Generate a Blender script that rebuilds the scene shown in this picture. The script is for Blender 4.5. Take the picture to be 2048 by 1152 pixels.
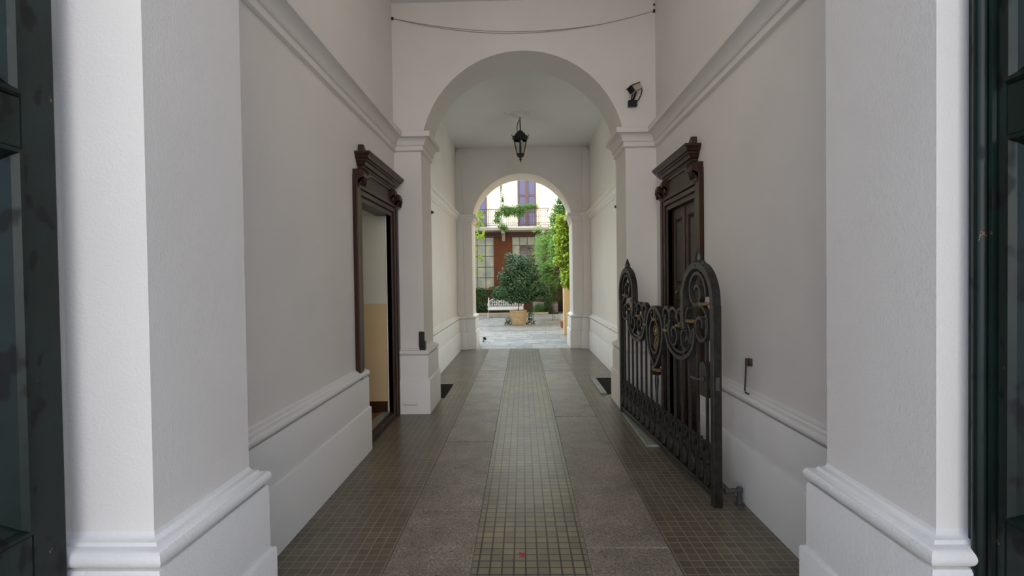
import bpy, bmesh, math, random
from mathutils import Vector, Matrix
random.seed(7)
PI = math.pi
scn = bpy.context.scene
for o in list(bpy.data.objects): bpy.data.objects.remove(o, do_unlink=True)
C = scn.collection

# ------------------------------------------------------------------ camera
FPX = 1010.0
yaw, pit, rol = math.radians(-1.157), math.radians(-0.954), math.radians(-0.767)
Fv = Vector((math.sin(yaw)*math.cos(pit), math.cos(yaw)*math.cos(pit), math.sin(pit)))
Rv = Vector((math.cos(yaw), -math.sin(yaw), 0)); Uv = Rv.cross(Fv)
R2 = Rv*math.cos(rol) + Uv*math.sin(rol); U2 = R2.cross(Fv)
cd = bpy.data.cameras.new('camera'); cam = bpy.data.objects.new('camera', cd); C.objects.link(cam)
cd.sensor_fit = 'HORIZONTAL'; cd.sensor_width = 36.0; cd.lens = 36.0*FPX/2048.0
cd.clip_start = 0.05; cd.clip_end = 200
cam.matrix_world = Matrix(((R2.x, U2.x, -Fv.x, 0), (R2.y, U2.y, -Fv.y, 0), (R2.z, U2.z, -Fv.z, 1.55), (0, 0, 0, 1)))
scn.camera = cam

# ------------------------------------------------------------------ world: sky shaped by direction, warm glow added low over the street for the passage
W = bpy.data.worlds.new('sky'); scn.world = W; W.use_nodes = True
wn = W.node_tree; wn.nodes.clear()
wo = wn.nodes.new('ShaderNodeOutputWorld'); bg = wn.nodes.new('ShaderNodeBackground')
tc = wn.nodes.new('ShaderNodeTexCoord'); sp = wn.nodes.new('ShaderNodeSeparateXYZ')
wn.links.new(tc.outputs['Generated'], sp.inputs[0])
def wmath(op, a, b=None, clamp=False):
    n = wn.nodes.new('ShaderNodeMath'); n.operation = op; n.use_clamp = clamp
    for i, v in enumerate((a, b)):
        if v is None: continue
        if isinstance(v, (int, float)): n.inputs[i].default_value = v
        else: wn.links.new(v, n.inputs[i])
    return n.outputs[0]
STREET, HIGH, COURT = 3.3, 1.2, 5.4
STAIR, BAY = 70.0, 8.0
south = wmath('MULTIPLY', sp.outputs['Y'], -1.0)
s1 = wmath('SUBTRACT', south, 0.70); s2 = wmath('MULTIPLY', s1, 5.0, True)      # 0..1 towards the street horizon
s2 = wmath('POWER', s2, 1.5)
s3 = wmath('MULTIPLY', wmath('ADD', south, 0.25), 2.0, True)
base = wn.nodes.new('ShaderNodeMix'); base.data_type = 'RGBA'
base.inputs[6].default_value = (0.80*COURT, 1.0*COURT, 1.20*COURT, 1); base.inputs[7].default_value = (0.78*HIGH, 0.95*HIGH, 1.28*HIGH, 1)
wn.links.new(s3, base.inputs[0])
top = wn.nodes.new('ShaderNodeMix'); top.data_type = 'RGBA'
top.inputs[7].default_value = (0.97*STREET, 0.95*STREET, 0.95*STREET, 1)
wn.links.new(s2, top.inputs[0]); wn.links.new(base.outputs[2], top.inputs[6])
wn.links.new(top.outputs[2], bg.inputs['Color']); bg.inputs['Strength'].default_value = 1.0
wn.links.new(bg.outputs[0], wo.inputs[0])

sun = bpy.data.lights.new('sun', 'SUN'); sun.energy = 6.0; sun.angle = 0.03; sun.color = (1.0, 0.95, 0.84)
so = bpy.data.objects.new('sun', sun); C.objects.link(so); so.location = (0, 10, 20)
so.rotation_euler = Vector((0.8, 0.25, -0.8)).to_track_quat('-Z', 'Y').to_euler()

def portal(name, loc, rot, sx, sy):
    l = bpy.data.lights.new(name, 'AREA'); l.shape = 'RECTANGLE'; l.size = sx; l.size_y = sy
    l.cycles.is_portal = True
    o = bpy.data.objects.new(name, l); C.objects.link(o); o.location = loc; o.rotation_euler = rot
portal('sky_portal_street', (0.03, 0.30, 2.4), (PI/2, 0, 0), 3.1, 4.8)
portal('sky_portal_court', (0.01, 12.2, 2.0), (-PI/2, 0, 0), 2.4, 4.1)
scn.view_settings.view_transform = 'Standard'
scn.view_settings.look = 'None'; scn.view_settings.gamma = 1.0; scn.view_settings.use_curve_mapping = False
scn.view_settings.exposure = 0.10

# ------------------------------------------------------------------ materials
def mat(name, col, rough=0.6, metal=0.0, spec=0.5):
    m = bpy.data.materials.new(name); m.use_nodes = True
    b = m.node_tree.nodes['Principled BSDF']
    b.inputs['Base Color'].default_value = (*col, 1); b.inputs['Roughness'].default_value = rough
    b.inputs['Metallic'].default_value = metal
    b.inputs['Specular IOR Level'].default_value = spec
    return m
def nd(m, t, **k):
    n = m.node_tree.nodes.new(t)
    for a, v in k.items():
        if hasattr(n, a): setattr(n, a, v)
        else: n.inputs[a].default_value = v
    return n
def lk(m, a, b): m.node_tree.links.new(a, b)
def bsdf(m): return m.node_tree.nodes['Principled BSDF']
def coords(m): return nd(m, 'ShaderNodeTexCoord').outputs['Object']
def noise(m, scale, detail=4, rough=0.5, vec=None, stretch=None):
    n = nd(m, 'ShaderNodeTexNoise'); n.inputs['Scale'].default_value = scale
    n.inputs['Detail'].default_value = detail; n.inputs['Roughness'].default_value = rough
    v = vec or coords(m)
    if stretch:
        mp = nd(m, 'ShaderNodeMapping'); mp.inputs['Scale'].default_value = stretch; lk(m, v, mp.inputs[0]); v = mp.outputs[0]
    lk(m, v, n.inputs['Vector']); return n.outputs['Fac']
def ramp(m, fac, stops):
    r = nd(m, 'ShaderNodeValToRGB'); e = r.color_ramp.elements
    while len(e) < len(stops): e.new(0.5)
    for i, (p, c) in enumerate(stops): e[i].position = p; e[i].color = (*c, 1)
    lk(m, fac, r.inputs[0]); return r.outputs[0]
def bump(m, h, strength, dist=0.01, prev=None):
    b = nd(m, 'ShaderNodeBump'); b.inputs['Strength'].default_value = strength; b.inputs['Distance'].default_value = dist
    lk(m, h, b.inputs['Height'])
    if prev: lk(m, prev, b.inputs['Normal'])
    lk(m, b.outputs[0], bsdf(m).inputs['Normal']); return b.outputs[0]
def mixc(m, fac, a, b):
    n = nd(m, 'ShaderNodeMix'); n.data_type = 'RGBA'
    for i, v in ((0, fac), (6, a), (7, b)):
        if isinstance(v, (int, float)): n.inputs[i].default_value = v
        elif isinstance(v, tuple): n.inputs[i].default_value = (*v, 1)
        else: lk(m, v, n.inputs[i])
    return n.outputs[2]

def plaster(name, c1, c2, b1=0.45, fine=110):
    m = mat(name, c1, 0.85, spec=0.2)
    lk(m, ramp(m, noise(m, 1.3, 3), [(0.35, c1), (0.7, c2)]), bsdf(m).inputs['Base Color'])
    n1 = bump(m, noise(m, fine, 3, 0.6), b1, 0.004)
    bump(m, noise(m, 9, 3), 0.25, 0.006, n1); return m
M = {}
M['plaster'] = plaster('white_plaster', (0.83, 0.787, 0.745), (0.79, 0.748, 0.71))
M['plaster_rough'] = plaster('rough_white_plaster', (0.85, 0.83, 0.80), (0.81, 0.79, 0.77), 0.55, 75)
M['ceiling'] = plaster('ceiling_plaster', (0.80, 0.79, 0.77), (0.77, 0.76, 0.74), 0.15)

def tile_mat(name, c1, c2, mortar, ms, bw, rh, rough):
    m = mat(name, c1, rough)
    br = nd(m, 'ShaderNodeTexBrick'); br.offset = 0.0; br.squash = 1.0
    br.inputs['Scale'].default_value = 1.0; br.inputs['Brick Width'].default_value = bw; br.inputs['Row Height'].default_value = rh
    br.inputs['Mortar Size'].default_value = ms; br.inputs['Mortar Smooth'].default_value = 0.15; br.inputs['Bias'].default_value = 0.0
    br.inputs['Color1'].default_value = (*c1, 1); br.inputs['Color2'].default_value = (*c2, 1); br.inputs['Mortar'].default_value = (*mortar, 1)
    lk(m, coords(m), br.inputs['Vector'])
    big = ramp(m, noise(m, 2.2, 4), [(0.3, (0.72, 0.7, 0.7)), (0.75, (1.15, 1.12, 1.05))])
    mul = nd(m, 'ShaderNodeMix'); mul.data_type = 'RGBA'; mul.blend_type = 'MULTIPLY'; mul.inputs[0].default_value = 1.0
    lk(m, br.outputs['Color'], mul.inputs[6]); lk(m, big, mul.inputs[7])
    lk(m, mul.outputs[2], bsdf(m).inputs['Base Color'])
    inv = nd(m, 'ShaderNodeMath', operation='SUBTRACT'); inv.inputs[0].default_value = 1.0; lk(m, br.outputs['Fac'], inv.inputs[1])
    n1 = bump(m, inv.outputs[0], 0.8, 0.003); bump(m, noise(m, 60, 3), 0.15, 0.001, n1)
    return m
T = 0.0641
M['tile_side'] = tile_mat('brown_floor_tile', (0.165, 0.138, 0.092), (0.120, 0.102, 0.074), (0.30, 0.27, 0.22), 0.0028, T, T, 0.29)
M['tile_mid'] = tile_mat('olive_floor_tile', (0.26, 0.23, 0.148), (0.19, 0.168, 0.112), (0.05, 0.045, 0.036), 0.0048, T, T, 0.32)

def granite(name, lo, hi, rough=0.6):
    m = mat(name, lo, rough)
    a = ramp(m, noise(m, 75, 5, 0.8), [(0.35, lo), (0.52, tuple((x+y)/2 for x, y in zip(lo, hi))), (0.68, hi)])
    b = ramp(m, noise(m, 3.5, 6, 0.65), [(0.32, (0.68, 0.66, 0.63)), (0.68, (1.25, 1.2, 1.14))])
    mul = nd(m, 'ShaderNodeMix'); mul.data_type = 'RGBA'; mul.blend_type = 'MULTIPLY'; mul.inputs[0].default_value = 1.0
    lk(m, a, mul.inputs[6]); lk(m, b, mul.inputs[7]); lk(m, mul.outputs[2], bsdf(m).inputs['Base Color'])
    bump(m, noise(m, 90, 4, 0.7), 0.5, 0.004); return m
M['granite'] = granite('worn_granite', (0.060, 0.050, 0.038), (0.42, 0.37, 0.31), 0.38)
M['court_stone'] = granite('pale_paving_stone', (0.26, 0.26, 0.25), (0.40, 0.40, 0.385), 0.55)
M['court_stone2'] = granite('grey_paving_stone', (0.20, 0.21, 0.215), (0.31, 0.32, 0.32), 0.55)
M['joint'] = mat('paving_joint', (0.12, 0.115, 0.10), 0.9)
M['mortar'] = mat('pale_joint_mortar', (0.30, 0.27, 0.23), 0.9)
M['marble'] = granite('veined_sill_marble', (0.20, 0.22, 0.20), (0.33, 0.35, 0.31), 0.4)

def wood(name, c1, c2, rough=0.35, axis='Z'):
    m = mat(name, c1, rough, spec=0.3)
    st = {'Z': (14, 14, 0.9), 'Y': (14, 0.9, 14)}[axis]
    lk(m, ramp(m, noise(m, 3.0, 5, 0.65, stretch=st), [(0.3, c1), (0.72, c2)]), bsdf(m).inputs['Base Color'])
    bump(m, noise(m, 6, 4, stretch=st), 0.15, 0.003); return m
M['wood'] = wood('dark_walnut', (0.020, 0.0085, 0.0045), (0.060, 0.025, 0.013))
M['wood_h'] = wood('dark_walnut_crosswise', (0.020, 0.0088, 0.005), (0.062, 0.028, 0.015), axis='Y')
M['wood_panel'] = wood('dusty_walnut_panel', (0.035, 0.021, 0.013), (0.075, 0.05, 0.032), 0.4)

def green_paint():
    m = mat('weathered_green_paint', (0.006, 0.014, 0.012), 0.30, spec=0.28)
    v = coords(m)
    base = ramp(m, noise(m, 5, 4), [(0.3, (0.0035, 0.009, 0.007)), (0.7, (0.007, 0.021, 0.016))])
    st = ramp(m, noise(m, 17, 2, 0.4, stretch=(1, 1, 0.55)), [(0.60, (0, 0, 0)), (0.64, (1, 1, 1))])
    c = mixc(m, st, base, (0.0035, 0.0045, 0.004))
    ch = ramp(m, noise(m, 26, 5, 0.7, stretch=(1, 1, 0.5)), [(0.70, (0, 0, 0)), (0.71, (1, 1, 1))])
    c = mixc(m, ch, c, (0.22, 0.11, 0.05))
    lk(m, c, bsdf(m).inputs['Base Color'])
    lk(m, ramp(m, noise(m, 17, 2, 0.4, stretch=(1, 1, 0.55)), [(0.58, (0.3,)*3), (0.66, (0.5,)*3)]), bsdf(m).inputs['Roughness'])
    bump(m, noise(m, 30, 4, 0.6, stretch=(1, 1, 0.4)), 0.2, 0.003); return m
M['green'] = green_paint()
M['iron'] = mat('wrought_iron', (0.022, 0.021, 0.019), 0.42, 0.35)
lk(M['iron'], ramp(M['iron'], noise(M['iron'], 22, 4), [(0.3, (0.014, 0.013, 0.012)), (0.7, (0.036, 0.034, 0.030))]), bsdf(M['iron']).inputs['Base Color'])
bump(M['iron'], noise(M['iron'], 80, 3), 0.2, 0.002)
M['gold'] = mat('aged_gilding', (0.36, 0.22, 0.07), 0.5, 0.5)
lk(M['gold'], ramp(M['gold'], noise(M['gold'], 60, 3), [(0.35, (0.07, 0.045, 0.02)), (0.65, (0.36, 0.23, 0.08))]), bsdf(M['gold']).inputs['Base Color'])
M['rust'] = mat('rusty_iron', (0.06, 0.038, 0.028), 0.7, 0.3)
lk(M['rust'], ramp(M['rust'], noise(M['rust'], 70, 4), [(0.3, (0.03, 0.022, 0.018)), (0.7, (0.13, 0.075, 0.045))]), bsdf(M['rust']).inputs['Base Color'])
M['lead'] = mat('grey_cast_metal', (0.09, 0.09, 0.088), 0.5, 0.4)
M['brass'] = mat('tarnished_brass', (0.20, 0.14, 0.06), 0.35, 0.8)
M['black'] = mat('black_metal', (0.012, 0.012, 0.012), 0.4, 0.2)
M['blackbox'] = mat('dark_brown_plastic', (0.018, 0.014, 0.012), 0.35)
M['camwhite'] = mat('beige_housing', (0.50, 0.46, 0.38), 0.4)
M['cable'] = mat('grey_cable', (0.38, 0.34, 0.29), 0.6)
M['glass'] = mat('lantern_glass', (0.9, 0.92, 0.9), 0.05)
bsdf(M['glass']).inputs['Transmission Weight'].default_value = 1.0; bsdf(M['glass']).inputs['IOR'].default_value = 1.1
M['bulb'] = mat('white_bulb_glass', (0.75, 0.75, 0.72), 0.3)
M['petal'] = mat('pink_petal', (0.55, 0.02, 0.07), 0.6)
M['mat'] = mat('dark_doormat', (0.018, 0.015, 0.012), 0.95, spec=0.1)
bump(M['mat'], noise(M['mat'], 300, 2), 0.6, 0.004)
M['hall_up'] = plaster('hall_upper_paint', (0.62, 0.60, 0.50), (0.58, 0.56, 0.47), 0.1)
M['hall_low'] = plaster('hall_beige_dado', (0.60, 0.44, 0.25), (0.56, 0.41, 0.23), 0.1)
M['hall_floor'] = wood('orange_brown_hall_floor', (0.20, 0.085, 0.025), (0.30, 0.14, 0.045), 0.3)
M['terrace'] = plaster('cream_facade_render', (0.93, 0.90, 0.78), (0.88, 0.85, 0.72), 0.1)
M['brown_wall'] = plaster('brown_shopfront_paint', (0.145, 0.058, 0.030), (0.115, 0.046, 0.025), 0.1)
M['brown_dark'] = mat('dark_brown_beam', (0.075, 0.034, 0.02), 0.6)
M['slab'] = mat('grey_balcony_stone', (0.48, 0.49, 0.46), 0.8)
M['shutter'] = mat('violet_grey_shutter', (0.17, 0.17, 0.30), 0.5)
M['shutter_frame'] = mat('brown_shutter_frame', (0.13, 0.075, 0.06), 0.5)
M['bar_white'] = mat('window_bar_grey', (0.07, 0.068, 0.055), 0.5)
M['pane'] = mat('frosted_window_pane', (0.40, 0.42, 0.32), 0.25)
lk(M['pane'], ramp(M['pane'], noise(M['pane'], 2.2, 3), [(0.35, (0.22, 0.27, 0.23)), (0.7, (0.42, 0.41, 0.29))]), bsdf(M['pane']).inputs['Base Color'])
M['pane_dark'] = mat('dark_window_pane', (0.07, 0.06, 0.055), 0.08)
lk(M['pane_dark'], ramp(M['pane_dark'], noise(M['pane_dark'], 9, 5, 0.7), [(0.4, (0.03, 0.028, 0.025)), (0.62, (0.16, 0.12, 0.11)), (0.75, (0.3, 0.28, 0.3))]), bsdf(M['pane_dark']).inputs['Base Color'])
M['yellow'] = plaster('yellow_ochre_render', (0.92, 0.72, 0.42), (0.87, 0.66, 0.37), 0.1)
M['wing'] = plaster('pale_ochre_render', (0.72, 0.55, 0.34), (0.66, 0.50, 0.31), 0.1)
M['clay'] = mat('pale_clay_pot', (0.50, 0.38, 0.22), 0.8)
lk(M['clay'], ramp(M['clay'], noise(M['clay'], 5, 4, stretch=(1, 1, 2)), [(0.3, (0.42, 0.31, 0.17)), (0.7, (0.56, 0.44, 0.27))]), bsdf(M['clay']).inputs['Base Color'])
M['terracotta'] = mat('terracotta', (0.42, 0.17, 0.09), 0.8)
M['soil'] = mat('dark_soil', (0.04, 0.028, 0.018), 0.95)
M['white_iron'] = mat('white_painted_iron', (0.82, 0.80, 0.78), 0.4)
M['bark'] = mat('brown_bark', (0.12, 0.075, 0.045), 0.9)
M['concrete'] = mat('grey_concrete', (0.30, 0.31, 0.32), 0.85)
M['kerb'] = mat('sandy_kerb_stone', (0.50, 0.44, 0.30), 0.85)

def leafm(name, a, b, c, trans=0.25, rough=0.45):
    m = mat(name, b, rough)
    lk(m, ramp(m, noise(m, 14, 3, 0.7), [(0.3, a), (0.5, b), (0.72, c)]), bsdf(m).inputs['Base Color'])
    tr = nd(m, 'ShaderNodeBsdfTranslucent'); tr.inputs['Color'].default_value = (*[min(1, x*1.6) for x in c], 1)
    mx = nd(m, 'ShaderNodeMixShader'); mx.inputs[0].default_value = trans
    out = m.node_tree.nodes['Material Output']
    lk(m, bsdf(m).outputs[0], mx.inputs[1]); lk(m, tr.outputs[0], mx.inputs[2]); lk(m, mx.outputs[0], out.inputs[0])
    return m
M['leaf_dark'] = leafm('glossy_dark_leaf', (0.014, 0.045, 0.016), (0.04, 0.105, 0.038), (0.14, 0.25, 0.12), 0.12, 0.25)
M['leaf_mid'] = leafm('mid_green_leaf', (0.03, 0.09, 0.02), (0.075, 0.185, 0.042), (0.20, 0.36, 0.09))
M['leaf_lime'] = leafm('lime_green_leaf', (0.06, 0.14, 0.02), (0.17, 0.30, 0.03), (0.36, 0.46, 0.06), 0.3)
M['leaf_hedge'] = leafm('dark_hedge_leaf', (0.018, 0.045, 0.014), (0.04, 0.10, 0.03), (0.10, 0.19, 0.06), 0.15)  # deep green for the hedge, shrubs and inner wisteria leaves

# ------------------------------------------------------------------ mesh helpers
def new(): return bmesh.new()
def obj(name, bm, m, parent=None, smooth=False, label=None, bev=0, loc=None):
    bmesh.ops.recalc_face_normals(bm, faces=bm.faces[:])
    me = bpy.data.meshes.new(name); bm.to_mesh(me); bm.free()
    ms = m if isinstance(m, (list, tuple)) else [m]
    for x in ms: me.materials.append(x)
    if smooth:
        for p in me.polygons: p.use_smooth = True
        try: me.set_sharp_from_angle(angle=math.radians(35))
        except Exception: pass
    o = bpy.data.objects.new(name, me); C.objects.link(o)
    if parent: o.parent = parent
    if label: o['label'] = label
    if loc: o.location = loc
    if bev:
        b = o.modifiers.new('bevel', 'BEVEL'); b.width = bev; b.segments = 2; b.limit_method = 'ANGLE'; b.angle_limit = 0.7
    return o
def tag(o, label, cat, group=None, kind=None):
    o['label'] = label
    if cat: o['category'] = cat
    if group: o['group'] = group
    if kind: o['kind'] = kind
    return o
def empty(name, loc=(0, 0, 0), rz=0):
    o = bpy.data.objects.new(name, None); C.objects.link(o); o.location = loc; o.rotation_euler = (0, 0, rz)
    o.empty_display_size = 0.1; return o
def struct(name, bm, m, label=None, **k):
    o = obj(name, bm, m, **k); o['kind'] = 'structure'
    if label: o['label'] = label
    return o
def box(bm, x0, x1, y0, y1, z0, z1, mi=0):
    v = [bm.verts.new(p) for p in ((x0, y0, z0), (x1, y0, z0), (x1, y1, z0), (x0, y1, z0), (x0, y0, z1), (x1, y0, z1), (x1, y1, z1), (x0, y1, z1))]
    for f in ((0, 3, 2, 1), (4, 5, 6, 7), (0, 1, 5, 4), (1, 2, 6, 5), (2, 3, 7, 6), (3, 0, 4, 7)):
        fc = bm.faces.new([v[i] for i in f]); fc.material_index = mi
    return v
def prism(bm, pts, fn, a, b, mi=0):
    """pts: 2-D polygon, fn(p, t) -> 3-D point; extruded from t=a to t=b"""
    A = [bm.verts.new(fn(p, a)) for p in pts]; B = [bm.verts.new(fn(p, b)) for p in pts]
    n = len(pts); fs = []
    for i in range(n):
        j = (i+1) % n; fs.append(bm.faces.new((A[i], A[j], B[j], B[i])))
    fa = bm.faces.new(A); fb = bm.faces.new(B[::-1]); fs += [fa, fb]
    for f in fs: f.material_index = mi
    fa.normal_update(); fb.normal_update()
    bmesh.ops.triangulate(bm, faces=[fa, fb], ngon_method='EAR_CLIP')
XZ = lambda p, t: (p[0], t, p[1])
YZ = lambda p, t: (t, p[0], p[1])
XY = lambda p, t: (p[0], p[1], t)
def sweep(bm, path, prof, side=1, zoff=0, caps=True):
    """moulding: plan polyline path, profile (d,z), offset to the right (side=1) or left (-1)"""
    P = [Vector(p) for p in path]; n = len(P); rings = []
    nr = []
    for i in range(n-1):
        t = (P[i+1]-P[i]).normalized(); nr.append(Vector((t.y, -t.x))*side)
    for i in range(n):
        if i == 0: m = nr[0]
        elif i == n-1: m = nr[-1]
        else:
            m = nr[i-1]+nr[i]; m = m/(m.length_squared/2) if m.length > 1e-6 else nr[i]
        rings.append([bm.verts.new((P[i].x+m.x*d, P[i].y+m.y*d, z+zoff)) for d, z in prof])
    k = len(prof)
    for i in range(n-1):
        for j in range(k):
            jj = (j+1) % k
            bm.faces.new((rings[i][j], rings[i][jj], rings[i+1][jj], rings[i+1][j]))
    if caps:
        bm.faces.new(rings[0]); bm.faces.new(rings[-1][::-1])
def tube(bm, pts, r, seg=8, closed=False, flat=None):
    """round tube (or elliptical when flat=(rx, rz) given by r tuple) along 3-D pts"""
    P = [Vector(p) for p in pts]; n = len(P); rings = []
    up = Vector((0, 0, 1))
    for i in range(n):
        if closed: t = (P[(i+1) % n]-P[i-1])
        else: t = P[min(i+1, n-1)]-P[max(i-1, 0)]
        t.normalize()
        a = t.cross(up)
        if a.length < 1e-3: a = t.cross(Vector((0, 1, 0)))
        a.normalize(); b = a.cross(t).normalized()
        rr = r[i] if isinstance(r, (list, tuple)) else r
        rings.append([bm.verts.new(P[i]+(a*math.cos(q)+b*math.sin(q))*rr) for q in [2*PI*k/seg for k in range(seg)]])
    m = n if closed else n-1
    for i in range(m):
        A = rings[i]; B = rings[(i+1) % n]
        for k in range(seg): bm.faces.new((A[k], A[(k+1) % seg], B[(k+1) % seg], B[k]))
    if not closed:
        bm.faces.new(rings[0][::-1]); bm.faces.new(rings[-1])
def ribbon(bm, pts, w, d, y0=0.0, closed=False, taper=None):
    """flat iron bar bent in the local XZ plane: pts (x,z), w in-plane thickness, d depth along Y"""
    P = [Vector(p) for p in pts]; n = len(P); rings = []
    for i in range(n):
        if closed: t = P[(i+1) % n]-P[i-1]
        else: t = P[min(i+1, n-1)]-P[max(i-1, 0)]
        t.normalize(); nn = Vector((-t.y, t.x)); ww = w*(taper(i/(n-1)) if taper else 1)
        a = P[i]+nn*ww/2; b = P[i]-nn*ww/2
        rings.append([bm.verts.new((a.x, y0-d/2, a.y)), bm.verts.new((b.x, y0-d/2, b.y)), bm.verts.new((b.x, y0+d/2, b.y)), bm.verts.new((a.x, y0+d/2, a.y))])
    for i in range(n if closed else n-1):
        A = rings[i]; B = rings[(i+1) % n]
        for k in range(4): bm.faces.new((A[k], A[(k+1) % 4], B[(k+1) % 4], B[k]))
    if not closed: bm.faces.new(rings[0][::-1]); bm.faces.new(rings[-1])
def lathe(bm, prof, cx=0, cy=0, cz=0, seg=20, axis='Z', mi=0):
    rings = []
    for r, z in prof:
        ring = []
        for k in range(seg):
            a = 2*PI*k/seg; c, s = r*math.cos(a), r*math.sin(a)
            p = {'Z': (cx+c, cy+s, cz+z), 'Y': (cx+c, cy+z, cz+s), 'X': (cx+z, cy+c, cz+s)}[axis]
            ring.append(bm.verts.new(p))
        rings.append(ring)
    for A, B in zip(rings, rings[1:]):
        for k in range(seg): bm.faces.new((A[k], A[(k+1) % seg], B[(k+1) % seg], B[k])).material_index = mi
    bm.faces.new(rings[0][::-1]).material_index = mi; bm.faces.new(rings[-1]).material_index = mi
def ball(bm, c, r, seg=10):
    lathe(bm, [(max(1e-4, r*math.sin(PI*i/6)), -r*math.cos(PI*i/6)) for i in range(7)], *c, seg=seg)
def arc(cx, cz, rx, rz, a0, a1, n):
    return [(cx+rx*math.cos(math.radians(a0+(a1-a0)*i/n)), cz+rz*math.sin(math.radians(a0+(a1-a0)*i/n))) for i in range(n+1)]
def spiral(cx, cz, r0, r1, a0, a1, n=28, ex=1.0):
    o = []
    for i in range(n+1):
        t = i/n; a = math.radians(a0+(a1-a0)*t); r = r0+(r1-r0)*t
        o.append((cx+ex*r*math.cos(a), cz+r*math.sin(a)))
    return o

# ------------------------------------------------------------------ setting
XL, XR = -1.48, 1.57          # first bay walls
CX = 0.028
PL, PR = -1.16, 1.216         # pier faces
Y1, Y2 = 1.55, 2.10           # entrance pier
Y3, Y4 = 5.90, 6.50           # first arch
Y5, Y6 = 11.35, 12.15         # second arch
BL, BR = -1.45, 1.53          # second bay walls
Z1, Z2 = 4.78, 4.50           # ceilings
def archwall(name, y0, y1, xl, xr, zt, cx, cz, r, hl, hr, label):
    pts = [(xl, 0), (hl, 0), (hl, cz)]
    pts += [(cx-r*math.cos(math.radians(a)), cz+r*math.sin(math.radians(a))) for a in range(3, 178, 3)]
    pts += [(hr, cz), (hr, 0), (xr, 0), (xr, zt), (xl, zt)]
    bm = new(); prism(bm, pts, XZ, y0, y1)
    return struct(name, bm, M['plaster'], label)
archwall('wall_entrance', Y1, Y2, -1.95, 2.05, Z1+0.1, 0.04, 3.62, 1.2, -1.165, 1.25, 'white plaster entrance arch on square pilasters nearest the camera')
archwall('wall_first_arch', Y3, Y4, -1.95, 2.05, Z1, CX, 3.015, 1.188, PL, PR, 'white plaster cross wall with the larger round arch')
archwall('wall_second_arch', Y5, Y6, -1.95, 2.05, Z1, 0.01, 2.80, 1.125, -1.118, 1.138, 'white plaster cross wall with the smaller round arch to the courtyard')
def side_wall(name, x0, x1, y0, y1, zt, door, label):
    pts = [(y0, 0), (door[0], 0), (door[0], door[2]), (door[1], door[2]), (door[1], 0), (y1, 0), (y1, zt), (y0, zt)]
    bm = new(); prism(bm, pts, YZ, x0, x1); return struct(name, bm, M['plaster'], label)
LD = (4.62, 5.66, 2.29); RD = (4.57, 5.42, 2.27)
side_wall('wall_left', -1.75, XL, Y2, Y3, Z1, LD, 'left white wall of the first bay')
side_wall('wall_right', XR, 1.84, Y2, Y3, Z1, RD, 'right white wall of the first bay')
def bay_wall(name, x0, x1, d, label):
    pts = [(Y4, 0), (d[0], 0), (d[0], 2.4), (d[1], 2.4), (d[1], 0), (Y5, 0), (Y5, Z1), (Y4, Z1)]
    bm = new(); prism(bm, pts, YZ, x0, x1); struct(name, bm, M['plaster'], label)
bay_wall('wall_left_far', -1.75, BL, (6.63, 7.66), 'left white wall of the second bay')
bay_wall('wall_right_far', BR, 1.84, (6.68, 7.82), 'right white wall of the second bay')
# unseen stairwells added behind the second bay's side doorways, each holding a fill light
for s_, xa, xb in ((-1, -3.4, -1.75), (1, 1.84, 3.5)):
    bm = new(); y0, y1 = 5.90, 8.25
    box(bm, xa, xb, y0, y0+0.1, 0, 3.0); box(bm, xa, xb, y1-0.1, y1, 0, 3.0); box(bm, xa, xb, y0, y1, 3.0, 3.1)
    xo = xa if s_ < 0 else xb
    box(bm, xo-0.05, xo+0.05, y0, y1, 0, 3.1); struct('wall_stairwell', bm, M['plaster'])
    bm = new(); box(bm, xa, xb, y0, y1, -0.1, 0.0); struct('floor_stairwell', bm, M['marble'])
    wl = bpy.data.lights.new('stairwell_fill_light', 'AREA'); wl.shape = 'RECTANGLE'; wl.size = 0.5; wl.size_y = 2.2; wl.energy = STAIR; wl.color = (0.93, 1.0, 0.94)
    wo_ = bpy.data.objects.new('stairwell_fill_light', wl); C.objects.link(wo_); wo_.location = (xo-s_*0.30, 6.33, 1.5); wo_.rotation_euler = Vector((-s_*1.0, 0.42, 0.18)).to_track_quat('-Z', 'Y').to_euler()
# glowing globe added out of view to brighten the first bay
gl_ = empty('ceiling_fill_globe', (0.03, 3.5, Z1)); tag(gl_, 'unseen glowing globe added on the ceiling of the first bay to brighten it', 'lamp')
bm = new(); lathe(bm, [(0.05, -0.06), (0.07, -0.02), (0.07, 0.0)], seg=16); obj('ceiling_cap', bm, M['black'], gl_, smooth=True)
gm = mat('fill_globe_glow', (0.9, 0.88, 0.84), 0.3)
bsdf(gm).inputs['Emission Color'].default_value = (1.0, 0.88, 0.76, 1); bsdf(gm).inputs['Emission Strength'].default_value = BAY*2.1
bm = new(); ball(bm, (0, 0, -0.17), 0.12, 20); obj('fill_globe', bm, gm, gl_, smooth=True)
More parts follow.
